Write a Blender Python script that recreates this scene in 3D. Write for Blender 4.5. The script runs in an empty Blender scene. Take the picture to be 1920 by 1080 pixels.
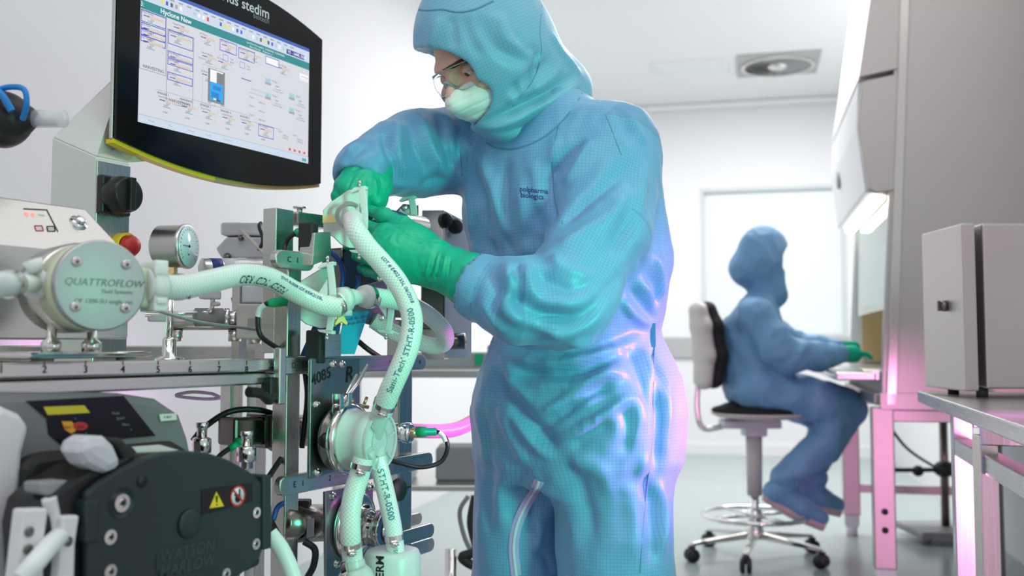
import bpy, math, random
import numpy as np
from mathutils import Vector, Matrix
from mathutils.bvhtree import BVHTree
random.seed(7); np.random.seed(7)
sc = bpy.context.scene; COL = sc.collection
PI = math.pi; R = math.radians
# ------------------------------------------------------------------ camera
FPX = 1850.0; CH = 1.02; PITCH = math.atan(110/1850)
cam_d = bpy.data.cameras.new('camera'); cam = bpy.data.objects.new('camera', cam_d); COL.objects.link(cam)
cam.location = (0,0,CH); cam.rotation_euler = (PI/2+PITCH, 0, 0)
cam_d.sensor_width = 36; cam_d.lens = 36*FPX/1920; cam_d.clip_start = .05
cam_d.dof.use_dof = True; cam_d.dof.focus_distance = 1.78; cam_d.dof.aperture_fstop = 3.4
sc.camera = cam
sc.view_settings.view_transform = 'Standard'; sc.view_settings.look = 'None'
sc.view_settings.exposure = 0.0; sc.view_settings.gamma = 1.0
try: sc.view_settings.use_curve_mapping = False
except Exception: pass
# ------------------------------------------------------------------ world and lamps
w = bpy.data.worlds.new('world'); sc.world = w; w.use_nodes = True
nt = w.node_tree; nt.nodes.clear()
wo = nt.nodes.new('ShaderNodeOutputWorld'); wb = nt.nodes.new('ShaderNodeBackground')
wb.inputs[0].default_value = (.93,.95,1,1); wb.inputs[1].default_value = .66
nt.links.new(wb.outputs[0], wo.inputs[0])
def area(name, loc, aim, size, power, color=(1,1,1), sy=None, spread=180):
    d = bpy.data.lights.new(name, 'AREA'); o = bpy.data.objects.new(name, d); COL.objects.link(o)
    o.location = loc; v = Vector(aim)-Vector(loc); o.rotation_euler = v.to_track_quat('-Z','Y').to_euler()
    d.shape = 'RECTANGLE'; d.size = size; d.size_y = sy or size; d.energy = power; d.color = color; d.spread = R(spread)
    return o
area('lamp_ceiling_near', (1.0,2.2,3.3), (1.0,2.2,0), 2.4, 17, (1,.985,.99), 2.6)
area('lamp_ceiling_far', (1.7,6.4,3.3), (1.7,6.4,0), 2.2, 134, (1,.985,.99), 3.4)
area('lamp_ceiling_front', (-.55,.3,3.3), (-.75,1.0,0), 2.4, 33, (1,.985,1), 2.0)
area('lamp_green_gel', (1.40,.05,1.15), (0.05,1.72,.98), .35, 2.6, (.07,1,.55), .7, 42)
area('lamp_magenta_gel', (1.70,1.42,1.12), (.34,2.0,.76), .22, 8.5, (1,.13,.88), .45, 32)
area('lamp_magenta_gel_low', (1.25,.1,.40), (1.45,3.4,.50), .4, 3.0, (1,.30,.72), .4, 60)
# ------------------------------------------------------------------ maths helpers
CP, SP = math.cos(PITCH), math.sin(PITCH)
def ray(px, py):
    dx = (px-960)/FPX; dz = (540-py)/FPX
    return Vector((dx, CP-dz*SP, SP+dz*CP))
def P(px, py, Y):
    d = ray(px, py); return Vector((0,0,CH)) + d*(Y/d.y)
def RP(px, py, pt, n, off=0):
    n = Vector(n).normalized(); d = ray(px,py); o = Vector((0,0,CH))
    return o + d*(((Vector(pt)+n*off-o).dot(n))/d.dot(n))
U = Vector((.479,.878,0)).normalized(); N = Vector((U.y,-U.x,0)); Z = Vector((0,0,1))
RD = Vector((.232,.973,0)).normalized(); RX = Vector((RD.y,-RD.x,0))
class Plane:
    def __init__(s, px, py, Y, n): s.pt = P(px,py,Y); s.n = Vector(n).normalized()
    def p(s, px, py, off=0): return RP(px,py,s.pt,s.n,off)
def catmull(pts, res=8):
    pts = [Vector(p) for p in pts]
    if len(pts) < 3: return [pts[0].lerp(pts[-1], i/res) for i in range(res+1)]
    q = [pts[0]*2-pts[1]]+pts+[pts[-1]*2-pts[-2]]; out = []
    for i in range(1,len(q)-2):
        a,b,c,d = q[i-1:i+3]
        for k in range(res):
            t = k/res
            out.append(.5*((2*b)+(c-a)*t+(2*a-5*b+4*c-d)*t*t+(3*b-3*c+d-a)*t**3))
    out.append(pts[-1]); return out
def interp(xs, ys, x): return float(np.interp(x, xs, ys))
def basis(n, up=Z):
    n = Vector(n).normalized(); x = Vector(up).cross(n)
    if x.length < 1e-4: x = Vector((1,0,0))
    x.normalize(); y = n.cross(x); return x, y, n
# ------------------------------------------------------------------ mesh builder (world coordinates)
OFF = {}
class MB:
    def __init__(s): s.v=[]; s.f=[]; s.m=[]; s.uv=[]; s.sm=[]; s.mi=0
    def add(s, vs, fs, uvs=None, smooth=False):
        b = len(s.v); s.v += [tuple(v) for v in vs]
        for i,f in enumerate(fs):
            s.f.append([b+k for k in f]); s.m.append(s.mi); s.sm.append(smooth)
            s.uv.append(uvs[i] if uvs else [(0,0)]*len(f))
        return s
    def box(s, c, size, ax=None):
        c = Vector(c); X,Y_,Z_ = ax if ax else (Vector((1,0,0)),Vector((0,1,0)),Z)
        hx,hy,hz = [k/2 for k in size]
        vs = [c+X*a*hx+Y_*b*hy+Z_*d*hz for a in(-1,1) for b in(-1,1) for d in(-1,1)]
        return s.add(vs, [(0,1,3,2),(4,6,7,5),(0,4,5,1),(2,3,7,6),(0,2,6,4),(1,5,7,3)])
    def beam(s, a, b, wx, wz, up=Z):
        a=Vector(a); b=Vector(b); d=(b-a); L=d.length; d.normalize()
        up=Vector(up)
        if abs(up.dot(d))>.98: up=Vector((U.x,U.y,0))
        x = d.cross(up).normalized(); z = x.cross(d)
        return s.box((a+b)/2, (wx, L, wz), (x,d,z))
    def extrude(s, poly, n, t):
        """poly of 3-D points on a plane with outward normal n, thickened backwards by t"""
        n = Vector(n).normalized(); poly=[Vector(p) for p in poly]
        ctr = sum(poly, Vector())/len(poly)
        a = Vector()
        for i in range(len(poly)): a += (poly[i]-ctr).cross(poly[(i+1)%len(poly)]-ctr)
        if a.dot(n) < 0: poly = poly[::-1]
        k=len(poly); vs = poly+[p-n*t for p in poly]
        fs=[list(range(k)), list(range(2*k-1,k-1,-1))]+[(i,k+i,k+(i+1)%k,(i+1)%k) for i in range(k)]
        fs=[fs[0],fs[1]]+[tuple(f) for f in fs[2:]]
        return s.add(vs, fs)
    def ring(s, c, n, ro, ri, t, seg=32, up=Z):
        x,y,n=basis(n,up); c=Vector(c); vs=[]
        for i in range(seg):
            a=2*PI*i/seg; e=x*math.cos(a)+y*math.sin(a)
            vs += [c+e*ro, c+e*ri, c+e*ri-n*t, c+e*ro-n*t]
        fs=[]
        for i in range(seg):
            j=(i+1)%seg
            for k in range(4):
                fs.append((4*i+k,4*i+(k+1)%4,4*j+(k+1)%4,4*j+k)[::-1])
        return s.add(vs,fs)
    def lathe(s, c, n, prof, seg=32, smooth=True, a0=0, up=Z):
        """prof: list of (radius, distance along n)"""
        x,y,n=basis(n,up); c=Vector(c); vs=[]; fs=[]
        for (r,h) in prof:
            for i in range(seg):
                a=2*PI*i/seg+a0; vs.append(c+(x*math.cos(a)+y*math.sin(a))*max(r,1e-5)+n*h)
        for k in range(len(prof)-1):
            for i in range(seg):
                j=(i+1)%seg; fs.append((k*seg+i,k*seg+j,(k+1)*seg+j,(k+1)*seg+i))
        fs.append(tuple(range(seg))[::-1]); fs.append(tuple((len(prof)-1)*seg+i for i in range(seg)))
        return s.add(vs,fs,smooth=smooth)
    def cyl(s, a, b, r, r2=None, seg=24, smooth=True, up=Z):
        a=Vector(a); b=Vector(b); d=b-a; return s.lathe(a,d,[(r,0),(r if r2 is None else r2,d.length)],seg,smooth,up=up)
    def sph(s, c, r, sx=1, sy=1, sz=1, seg=20, ax=None):
        c=Vector(c); X,Y_,Z_=ax if ax else (Vector((1,0,0)),Vector((0,1,0)),Z); vs=[];fs=[]; n=seg//2
        for i in range(n+1):
            t=PI*i/n
            for j in range(seg):
                p=2*PI*j/seg; vs.append(c+X*r*sx*math.sin(t)*math.cos(p)+Y_*r*sy*math.sin(t)*math.sin(p)+Z_*r*sz*math.cos(t))
        for i in range(n):
            for j in range(seg):
                k=(j+1)%seg; fs.append((i*seg+j,(i+1)*seg+j,(i+1)*seg+k,i*seg+k))
        return s.add(vs,fs,smooth=True)
    def tube(s, pts, r, seg=20, res=8, smooth_path=True, cap=True, flat=1, hollow=0):
        path = catmull(pts,res) if smooth_path else [Vector(p) for p in pts]
        k=len(path); rr = r if isinstance(r,(list,tuple)) else None
        T=[(path[min(i+1,k-1)]-path[max(i-1,0)]).normalized() for i in range(k)]
        nrm=T[0].orthogonal().normalized(); vs=[];fs=[];uvs=[]; L=0; Ls=[]
        for i in range(k):
            nrm=(nrm-T[i]*nrm.dot(T[i])).normalized(); b=T[i].cross(nrm)
            if i: L+=(path[i]-path[i-1]).length
            Ls.append(L)
            ri = np.interp(i/(k-1), np.linspace(0,1,len(rr)), rr) if rr else r
            for j in range(seg):
                a=2*PI*j/seg; vs.append(path[i]+nrm*math.cos(a)*ri+b*math.sin(a)*ri*flat)
        for i in range(k-1):
            for j in range(seg):
                q=(j+1)%seg
                fs.append((i*seg+j,i*seg+q,(i+1)*seg+q,(i+1)*seg+j))
                uvs.append([(j/seg,Ls[i]),((j+1)/seg,Ls[i]),((j+1)/seg,Ls[i+1]),(j/seg,Ls[i+1])])
        s.add(vs,fs,uvs,True)
        if cap:
            s.add(vs[:seg],[tuple(range(seg))[::-1]]); s.add(vs[-seg:],[tuple(range(seg))])
        return s
    def build(s, name, mats, parent=None, bevel=0, solid=0, kind=None, origin=None, label=None, subs=0):
        if not isinstance(mats,(list,tuple)): mats=[mats]
        if parent is not None: off = OFF[parent.name]
        elif kind=='structure': off = Vector()
        else:
            A=np.array(s.v); off = Vector(((A[:,0].min()+A[:,0].max())/2,(A[:,1].min()+A[:,1].max())/2,A[:,2].min())) if origin is None else Vector(origin)
        me=bpy.data.meshes.new(name); me.from_pydata([(v[0]-off.x,v[1]-off.y,v[2]-off.z) for v in s.v],[],s.f)
        for m in mats: me.materials.append(m)
        me.polygons.foreach_set('material_index', s.m); me.polygons.foreach_set('use_smooth', s.sm)
        uvl=me.uv_layers.new(name='UVMap'); flat=[c for f in s.uv for p in f for c in p]
        uvl.data.foreach_set('uv', flat); me.update()
        o=bpy.data.objects.new(name, me); COL.objects.link(o)
        if parent is None: o.location=off
        else: o.parent=parent
        OFF[o.name]=off
        if bevel:
            b=o.modifiers.new('bevel','BEVEL'); b.width=bevel; b.segments=2; b.limit_method='ANGLE'; b.angle_limit=R(40)
        if kind: o['kind']=kind
        if label: o['label']=label
        return o
def thing(name, label, cat, loc, group=None):
    o=bpy.data.objects.new(name,None); COL.objects.link(o); o.location=loc; o.empty_display_size=.05
    OFF[o.name]=Vector(loc); o['label']=label; o['category']=cat
    if group: o['group']=group
    return o
def tag(o,label,cat,group=None,kind=None):
    o['label']=label; o['category']=cat
    if group: o['group']=group
    if kind: o['kind']=kind
    return o
_tc={}
def text_geo(txt, size, shear=0, bold=0):
    key=(txt,size,shear,bold)
    if key in _tc: return _tc[key]
    c=bpy.data.curves.new('t','FONT'); c.body=txt; c.size=size; c.shear=shear; c.offset=bold; c.align_x='CENTER'; c.align_y='CENTER'; c.resolution_u=3
    o=bpy.data.objects.new('t',c); COL.objects.link(o); dg=bpy.context.evaluated_depsgraph_get(); dg.update()
    me=bpy.data.meshes.new_from_object(o.evaluated_get(dg))
    for v in me.vertices:
        if abs(v.co.y)>size*.75: v.co.y=math.copysign(size*.3,v.co.y); v.co.x=max(-size*.4*len(txt),min(size*.4*len(txt),v.co.x))
    r=([v.co.copy() for v in me.vertices],[tuple(p.vertices) for p in me.polygons])
    bpy.data.objects.remove(o); bpy.data.meshes.remove(me); bpy.data.curves.remove(c); _tc[key]=r; return r
def add_text(mb, txt, size, c, x, y, shear=0, bold=0, ext=0, fn=None):
    vs,fs=text_geo(txt,size,shear,bold); x=Vector(x).normalized(); y=Vector(y).normalized(); c=Vector(c); n=x.cross(y)
    if fn: mb.add([fn(v.x,v.y) for v in vs],fs); return
    mb.add([c+x*v.x+y*v.y+n*ext for v in vs],fs)
def path_frames(pts,res=8):
    p=catmull(pts,res); L=[0]
    for i in range(1,len(p)): L.append(L[-1]+(p[i]-p[i-1]).length)
    return p,L
def hose_text(mb, pts, r, s0, txt, size, da=0, flip=False, shear=0, bold=0):
    p,L=path_frames(pts); vs,fs=text_geo(txt,size,shear,bold); cam0=Vector((0,0,CH)); out=[]
    sg=-1 if flip else 1
    for v in vs:
        s=min(max(s0+sg*v.x,0),L[-1]-1e-5); i=max(0,min(len(L)-2,int(np.searchsorted(L,s))-1)); t=(s-L[i])/max(L[i+1]-L[i],1e-6)
        c=p[i].lerp(p[i+1],t); a=p[max(i-1,0)]; b=p[min(i+2,len(p)-1)]; T=(b-a).normalized()
        nc=cam0-c; nc=(nc-T*nc.dot(T)).normalized(); bn=nc.cross(T)
        ang=sg*v.y/r+da; out.append(c+(nc*math.cos(ang)+bn*math.sin(ang))*(r+.0006))
    mb.add(out,fs)
# ------------------------------------------------------------------ signed distance bodies (one continuous surface)
class SDF:
    def __init__(s, lo, hi, h):
        s.lo=np.array(lo,float); s.h=h; n=np.ceil((np.array(hi)-s.lo)/h).astype(int)+1; s.n=n
        ax=[s.lo[i]+np.arange(n[i])*h for i in range(3)]
        s.X,s.Y,s.Z=np.meshgrid(*ax,indexing='ij'); s.F=np.full(n,10.0)
    def _mix(s,d,k,sl):
        F=s.F[sl]
        if k<=0: s.F[sl]=np.minimum(F,d); return
        hh=np.clip(.5+.5*(F-d)/k,0,1); s.F[sl]=F*(1-hh)+d*hh-k*hh*(1-hh)
    def _sl(s,lo,hi,pad):
        a=np.clip(((np.array(lo)-pad-s.lo)/s.h).astype(int),0,s.n-1); b=np.clip(((np.array(hi)+pad-s.lo)/s.h).astype(int)+2,1,s.n)
        return tuple(slice(a[i],b[i]) for i in range(3))
    def cone(s,a,b,ra,rb,k=.02,flat=None,fd=None,op='add'):
        a=np.array(a,float); b=np.array(b,float); m=max(ra,rb)+k+.03
        sl=s._sl(np.minimum(a,b),np.maximum(a,b),m*(max(1,flat or 1)))
        q=np.stack([s.X[sl],s.Y[sl],s.Z[sl]],-1); ab=b-a; pa=q-a
        t=np.clip((pa@ab)/max(ab@ab,1e-9),0,1); v=pa-t[...,None]*ab
        if flat:
            fdv=np.array(Vector(fd).normalized()); c=v@fdv; v=v-(c*(1-1/flat))[...,None]*fdv
        d=np.sqrt((v*v).sum(-1))-(ra+(rb-ra)*t)
        if op=='add': s._mix(d,k,sl)
        else: s._sub(d,k,sl)
    def _sub(s,d,k,sl):
        F=s.F[sl]; d=-d
        if k<=0: s.F[sl]=np.maximum(F,d); return
        hh=np.clip(.5-.5*(F-d)/k,0,1); s.F[sl]=F*(1-hh)+d*hh+k*hh*(1-hh)
    def chain(s,pts,rs,k=.02,**kw):
        for i in range(len(pts)-1): s.cone(pts[i],pts[i+1],rs[i],rs[i+1],k,**kw)
    def ell(s,c,r,ax=None,k=.02,op='add'):
        c=np.array(c,float); r=np.array(r,float); sl=s._sl(c,c,max(r)+k+.03)
        q=np.stack([s.X[sl],s.Y[sl],s.Z[sl]],-1)-c
        if ax: q=q@np.array([list(a) for a in ax]).T
        k0=np.sqrt(((q/r)**2).sum(-1)); k1=np.sqrt(((q/r**2)**2).sum(-1)); d=k0*(k0-1)/np.maximum(k1,1e-6)
        (s._mix if op=='add' else s._sub)(d,k,sl)
    def loft(s,st,fx,k=.02,power=2.0):
        """stations (z, cx, cy, ra, rb); fx = horizontal direction of ra"""
        st=sorted(st); zs=[q[0] for q in st]; fx=np.array(Vector(fx).normalized())[:2]; fy=np.array([-fx[1],fx[0]])
        lo=[min(q[1] for q in st)-.4,min(q[2] for q in st)-.4,zs[0]-.1]; hi=[max(q[1] for q in st)+.4,max(q[2] for q in st)+.4,zs[-1]+.1]
        sl=s._sl(lo,hi,0); zz=np.clip(s.Z[sl],zs[0],zs[-1]); I=lambda j:np.interp(zz,zs,[q[j] for q in st])
        dx=s.X[sl]-I(1); dy=s.Y[sl]-I(2); ra=I(3); rb=I(4)
        u=np.abs(dx*fx[0]+dy*fx[1])/ra; v=np.abs(dx*fy[0]+dy*fy[1])/rb
        d=((u**power+v**power)**(1/power)-1)*np.minimum(ra,rb)*.9
        dz=np.abs(s.Z[sl]-zz); d=np.where(dz>0,np.sqrt(np.maximum(d,0)**2+dz**2)*np.where(d>0,1,1),d)
        s._mix(d,k,sl)
    def cutplane(s,p,n,k=0):
        """remove everything on the +n side of p"""
        n=np.array(Vector(n).normalized()); p=np.array(p); d=(s.X-p[0])*n[0]+(s.Y-p[1])*n[1]+(s.Z-p[2])*n[2]
        s.F=np.maximum(s.F,d)
    def mesh(s):
        F=s.F; F[0]=F[-1]=1; F[:,0]=F[:,-1]=1; F[:,:,0]=F[:,:,-1]=1
        neg=F<0; nx,ny,nz=F.shape
        cnt=np.zeros((nx-1,ny-1,nz-1),int)
        for i in(0,1):
            for j in(0,1):
                for k in(0,1): cnt+=neg[i:nx-1+i,j:ny-1+j,k:nz-1+k]
        act=np.argwhere((cnt>0)&(cnt<8)); idx=-np.ones(cnt.shape,int); idx[tuple(act.T)]=np.arange(len(act))
        cs=[(i,j,k) for i in(0,1) for j in(0,1) for k in(0,1)]
        val={c:F[act[:,0]+c[0],act[:,1]+c[1],act[:,2]+c[2]] for c in cs}
        acc=np.zeros((len(act),3)); num=np.zeros(len(act))
        for a in cs:
            for ax in range(3):
                if a[ax]==0:
                    b=list(a); b[ax]=1; b=tuple(b); va,vb=val[a],val[b]; m=(va<0)!=(vb<0)
                    t=np.where(m,va/np.where(m,va-vb,1),0); p=np.zeros((len(act),3))+np.array(a); p[:,ax]+=t
                    acc[m]+=p[m]; num[m]+=1
        V=(act+acc/num[:,None])*s.h+s.lo
        Q=[]
        for ax in range(3):
            sl0=[slice(1,n-1) for n in F.shape]; sl0[ax]=slice(0,F.shape[ax]-1); sl1=list(sl0); sl1[ax]=slice(1,F.shape[ax])
            a=neg[tuple(sl0)]; b=neg[tuple(sl1)]; o1,o2=(ax+1)%3,(ax+2)%3
            for flip,m in((0,a&~b),(1,~a&b)):
                e=np.argwhere(m)
                if len(e)==0: continue
                e=e+np.array([0 if i==ax else 1 for i in range(3)])
                d1=np.zeros(3,int); d1[o1]=1; d2=np.zeros(3,int); d2[o2]=1
                c=[e-d1-d2,e-d2,e,e-d1]; q=np.stack([idx[tuple(x.T)] for x in c],1)
                Q.append(q[:,::-1] if flip else q)
        Q=np.concatenate(Q); return V,Q
def smooth_mesh(V,Q,it=1,lam=.5):
    e=np.concatenate([Q[:,[0,1]],Q[:,[1,2]],Q[:,[2,3]],Q[:,[3,0]]])
    for _ in range(it):
        for s_ in (lam,-lam*1.04 if it>1 else lam):
            A=np.zeros_like(V); n=np.zeros(len(V))
            for i in range(3): A[:,i]=np.bincount(e[:,0],V[e[:,1],i],len(V))+np.bincount(e[:,1],V[e[:,0],i],len(V))
            n=np.bincount(e[:,0],minlength=len(V))+np.bincount(e[:,1],minlength=len(V))
            V=V+s_*(A/np.maximum(n,1)[:,None]-V)
    return V
def vnormals(V,Q):
    n=np.cross(V[Q[:,2]]-V[Q[:,0]],V[Q[:,3]]-V[Q[:,1]]); N_=np.zeros_like(V)
    for k in range(4):
        for i in range(3): N_[:,i]+=np.bincount(Q[:,k],n[:,i],len(V))
    return N_/np.maximum(np.linalg.norm(N_,axis=1),1e-9)[:,None]
def np_mesh(name,V,Q,mat,parent=None,origin=None,attr=None,mats=None,mi=None,kind=None):
    if parent is not None: off=OFF[parent.name]
    else: off=Vector(origin) if origin is not None else Vector((V[:,0].mean(),V[:,1].mean(),V[:,2].min()))
    me=bpy.data.meshes.new(name); VV=V-np.array(off)
    me.from_pydata(VV.tolist(),[],Q.tolist())
    for m in (mats or [mat]): me.materials.append(m)
    if mi is not None: me.polygons.foreach_set('material_index',mi.astype(np.int32))
    me.polygons.foreach_set('use_smooth',np.ones(len(me.polygons),bool))
    if attr is not None:
        a=me.attributes.new('cloth','FLOAT_VECTOR','POINT'); a.data.foreach_set('vector',attr.astype(np.float32).ravel())
    me.update(); o=bpy.data.objects.new(name,me); COL.objects.link(o)
    if parent is None: o.location=off
    else: o.parent=parent
    OFF[o.name]=off; return o
def bvh_of(V,Q): return BVHTree.FromPolygons([tuple(v) for v in V],[tuple(q) for q in Q])
def hit(bvh,px,py):
    o=Vector((0,0,CH)); d=ray(px,py).normalized(); r=bvh.ray_cast(o,d)
    return (r[0],r[1]) if r[0] is not None else (None,None)
from mathutils import noise as NZ
def nzf(V,sc,off=0,rot=None):
    A=V*np.array(sc)+off if rot is None else (V@np.array(rot).T)*np.array(sc)+off
    return np.array([NZ.noise(Vector(a)) for a in A.tolist()])
def wrinkle(V,amp,scale,aniso=(1,1,.35),off=0,rot=None):
    w1=nzf(V,[scale*.6]*3,off+9); a=nzf(V+w1[:,None]*.02,[scale*k for k in aniso],off,rot); return amp*((1-np.abs(a)*2.2)-.45)
# ------------------------------------------------------------------ materials
def new_mat(name):
    m=bpy.data.materials.new(name); m.use_nodes=True; nt=m.node_tree; b=nt.nodes['Principled BSDF']; return m,nt,b
def M_(name,col,rough=.5,metal=0,spec=.5,noise=0,nscale=30,trans=0,emit=None,es=0,coat=0,sss=0,ior=1.45,alpha=1,bump=0):
    m,nt,b=new_mat(name); b.inputs['Base Color'].default_value=(*col,1); b.inputs['Roughness'].default_value=rough
    b.inputs['Metallic'].default_value=metal; b.inputs['Specular IOR Level'].default_value=spec; b.inputs['IOR'].default_value=ior
    b.inputs['Transmission Weight'].default_value=trans; b.inputs['Coat Weight'].default_value=coat; b.inputs['Alpha'].default_value=alpha
    if sss: b.inputs['Subsurface Weight'].default_value=sss; b.inputs['Subsurface Radius'].default_value=(.02,.02,.02); b.inputs['Subsurface Scale'].default_value=.5
    if emit: b.inputs['Emission Color'].default_value=(*emit,1); b.inputs['Emission Strength'].default_value=es
    if noise or bump:
        tc=nt.nodes.new('ShaderNodeTexCoord'); nz=nt.nodes.new('ShaderNodeTexNoise'); nz.inputs['Scale'].default_value=nscale; nz.inputs['Detail'].default_value=4
        nt.links.new(tc.outputs['Object'],nz.inputs['Vector'])
    if noise:
        mx=nt.nodes.new('ShaderNodeMixRGB'); mx.inputs[1].default_value=(*[c*(1-noise) for c in col],1); mx.inputs[2].default_value=(*[min(1,c*(1+noise)) for c in col],1)
        nt.links.new(nz.outputs['Fac'],mx.inputs[0]); nt.links.new(mx.outputs[0],b.inputs['Base Color'])
    if bump:
        bp=nt.nodes.new('ShaderNodeBump'); bp.inputs['Strength'].default_value=bump; bp.inputs['Distance'].default_value=.002
        nt.links.new(nz.outputs['Fac'],bp.inputs['Height']); nt.links.new(bp.outputs[0],b.inputs['Normal'])
    return m
def steel(name,col=(.62,.61,.58),rough=.27,sc_=(6,6,500),amp=.12):
    m,nt,b=new_mat(name); b.inputs['Metallic'].default_value=1
    tc=nt.nodes.new('ShaderNodeTexCoord'); mp=nt.nodes.new('ShaderNodeMapping'); mp.inputs['Scale'].default_value=sc_
    nz=nt.nodes.new('ShaderNodeTexNoise'); nz.inputs['Scale'].default_value=1; nz.inputs['Detail'].default_value=3
    nt.links.new(tc.outputs['Object'],mp.inputs[0]); nt.links.new(mp.outputs[0],nz.inputs['Vector'])
    cr=nt.nodes.new('ShaderNodeMapRange'); cr.inputs[3].default_value=rough-amp*.35; cr.inputs[4].default_value=rough+amp*.6
    nt.links.new(nz.outputs['Fac'],cr.inputs[0]); nt.links.new(cr.outputs[0],b.inputs['Roughness'])
    mx=nt.nodes.new('ShaderNodeMixRGB'); mx.inputs[1].default_value=(*[c*.96 for c in col],1); mx.inputs[2].default_value=(*[min(1,c*1.03) for c in col],1)
    nt.links.new(nz.outputs['Fac'],mx.inputs[0]); nt.links.new(mx.outputs[0],b.inputs['Base Color'])
    bp=nt.nodes.new('ShaderNodeBump'); bp.inputs['Strength'].default_value=.03; bp.inputs['Distance'].default_value=.0003
    nt.links.new(nz.outputs['Fac'],bp.inputs['Height']); nt.links.new(bp.outputs[0],b.inputs['Normal'])
    return m
def cloth_mat(name,col,line,per=.0062,attr=True):
    m,nt,b=new_mat(name); b.inputs['Roughness'].default_value=.42; b.inputs['Specular IOR Level'].default_value=.42
    b.inputs['Sheen Weight'].default_value=.25; b.inputs['Sheen Roughness'].default_value=.4
    def n(t,**k):
        x=nt.nodes.new(t)
        for a,v in k.items(): setattr(x,a,v)
        return x
    at=n('ShaderNodeAttribute',attribute_name='cloth'); sep=n('ShaderNodeSeparateXYZ'); nt.links.new(at.outputs['Vector'],sep.inputs[0])
    outs=[]
    for ax in('X','Y'):
        d=n('ShaderNodeMath',operation='DIVIDE'); d.inputs[1].default_value=per; nt.links.new(sep.outputs[ax],d.inputs[0])
        f=n('ShaderNodeMath',operation='FRACT'); nt.links.new(d.outputs[0],f.inputs[0])
        l=n('ShaderNodeMath',operation='LESS_THAN'); l.inputs[1].default_value=.17; nt.links.new(f.outputs[0],l.inputs[0]); outs.append(l)
    mxm=n('ShaderNodeMath',operation='MAXIMUM'); nt.links.new(outs[0].outputs[0],mxm.inputs[0]); nt.links.new(outs[1].outputs[0],mxm.inputs[1])
    k=n('ShaderNodeMath',operation='MULTIPLY'); k.inputs[1].default_value=.34; nt.links.new(mxm.outputs[0],k.inputs[0])
    mx=n('ShaderNodeMixRGB'); mx.inputs[1].default_value=(*col,1); mx.inputs[2].default_value=(*line,1)
    nt.links.new(k.outputs[0],mx.inputs[0]); nt.links.new(mx.outputs[0],b.inputs['Base Color'])
    return m
def braid_mat(name,col,line,dens=14,alpha_trans=.0):
    m,nt,b=new_mat(name); b.inputs['Roughness'].default_value=.22; b.inputs['Specular IOR Level'].default_value=.6
    b.inputs['Subsurface Weight'].default_value=.35; b.inputs['Subsurface Radius'].default_value=(.02,.02,.02); b.inputs['Subsurface Scale'].default_value=.4
    uv=nt.nodes.new('ShaderNodeUVMap'); uv.uv_map='UVMap'; sep=nt.nodes.new('ShaderNodeSeparateXYZ'); nt.links.new(uv.outputs[0],sep.inputs[0])
    def math_(op,a,bb):
        x=nt.nodes.new('ShaderNodeMath'); x.operation=op
        for i,q in enumerate((a,bb)):
            if q is None: continue
            if isinstance(q,(int,float)): x.inputs[i].default_value=q
            else: nt.links.new(q,x.inputs[i])
        return x.outputs[0]
    u=math_('MULTIPLY',sep.outputs['X'],float(dens)); v=math_('MULTIPLY',sep.outputs['Y'],165.0)
    l=[]
    for sg in('ADD','SUBTRACT'):
        a=math_(sg,u,v); fr=math_('FRACT',a,None); dd=math_('ABSOLUTE',math_('SUBTRACT',fr,.5),None); l.append(math_('LESS_THAN',dd,.17))
    mxv=math_('MAXIMUM',l[0],l[1]); mx=nt.nodes.new('ShaderNodeMixRGB'); mx.inputs[1].default_value=(*line,1); mx.inputs[2].default_value=(*col,1)
    nt.links.new(mxv,mx.inputs[0]); nt.links.new(mx.outputs[0],b.inputs['Base Color'])
    return m
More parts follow.
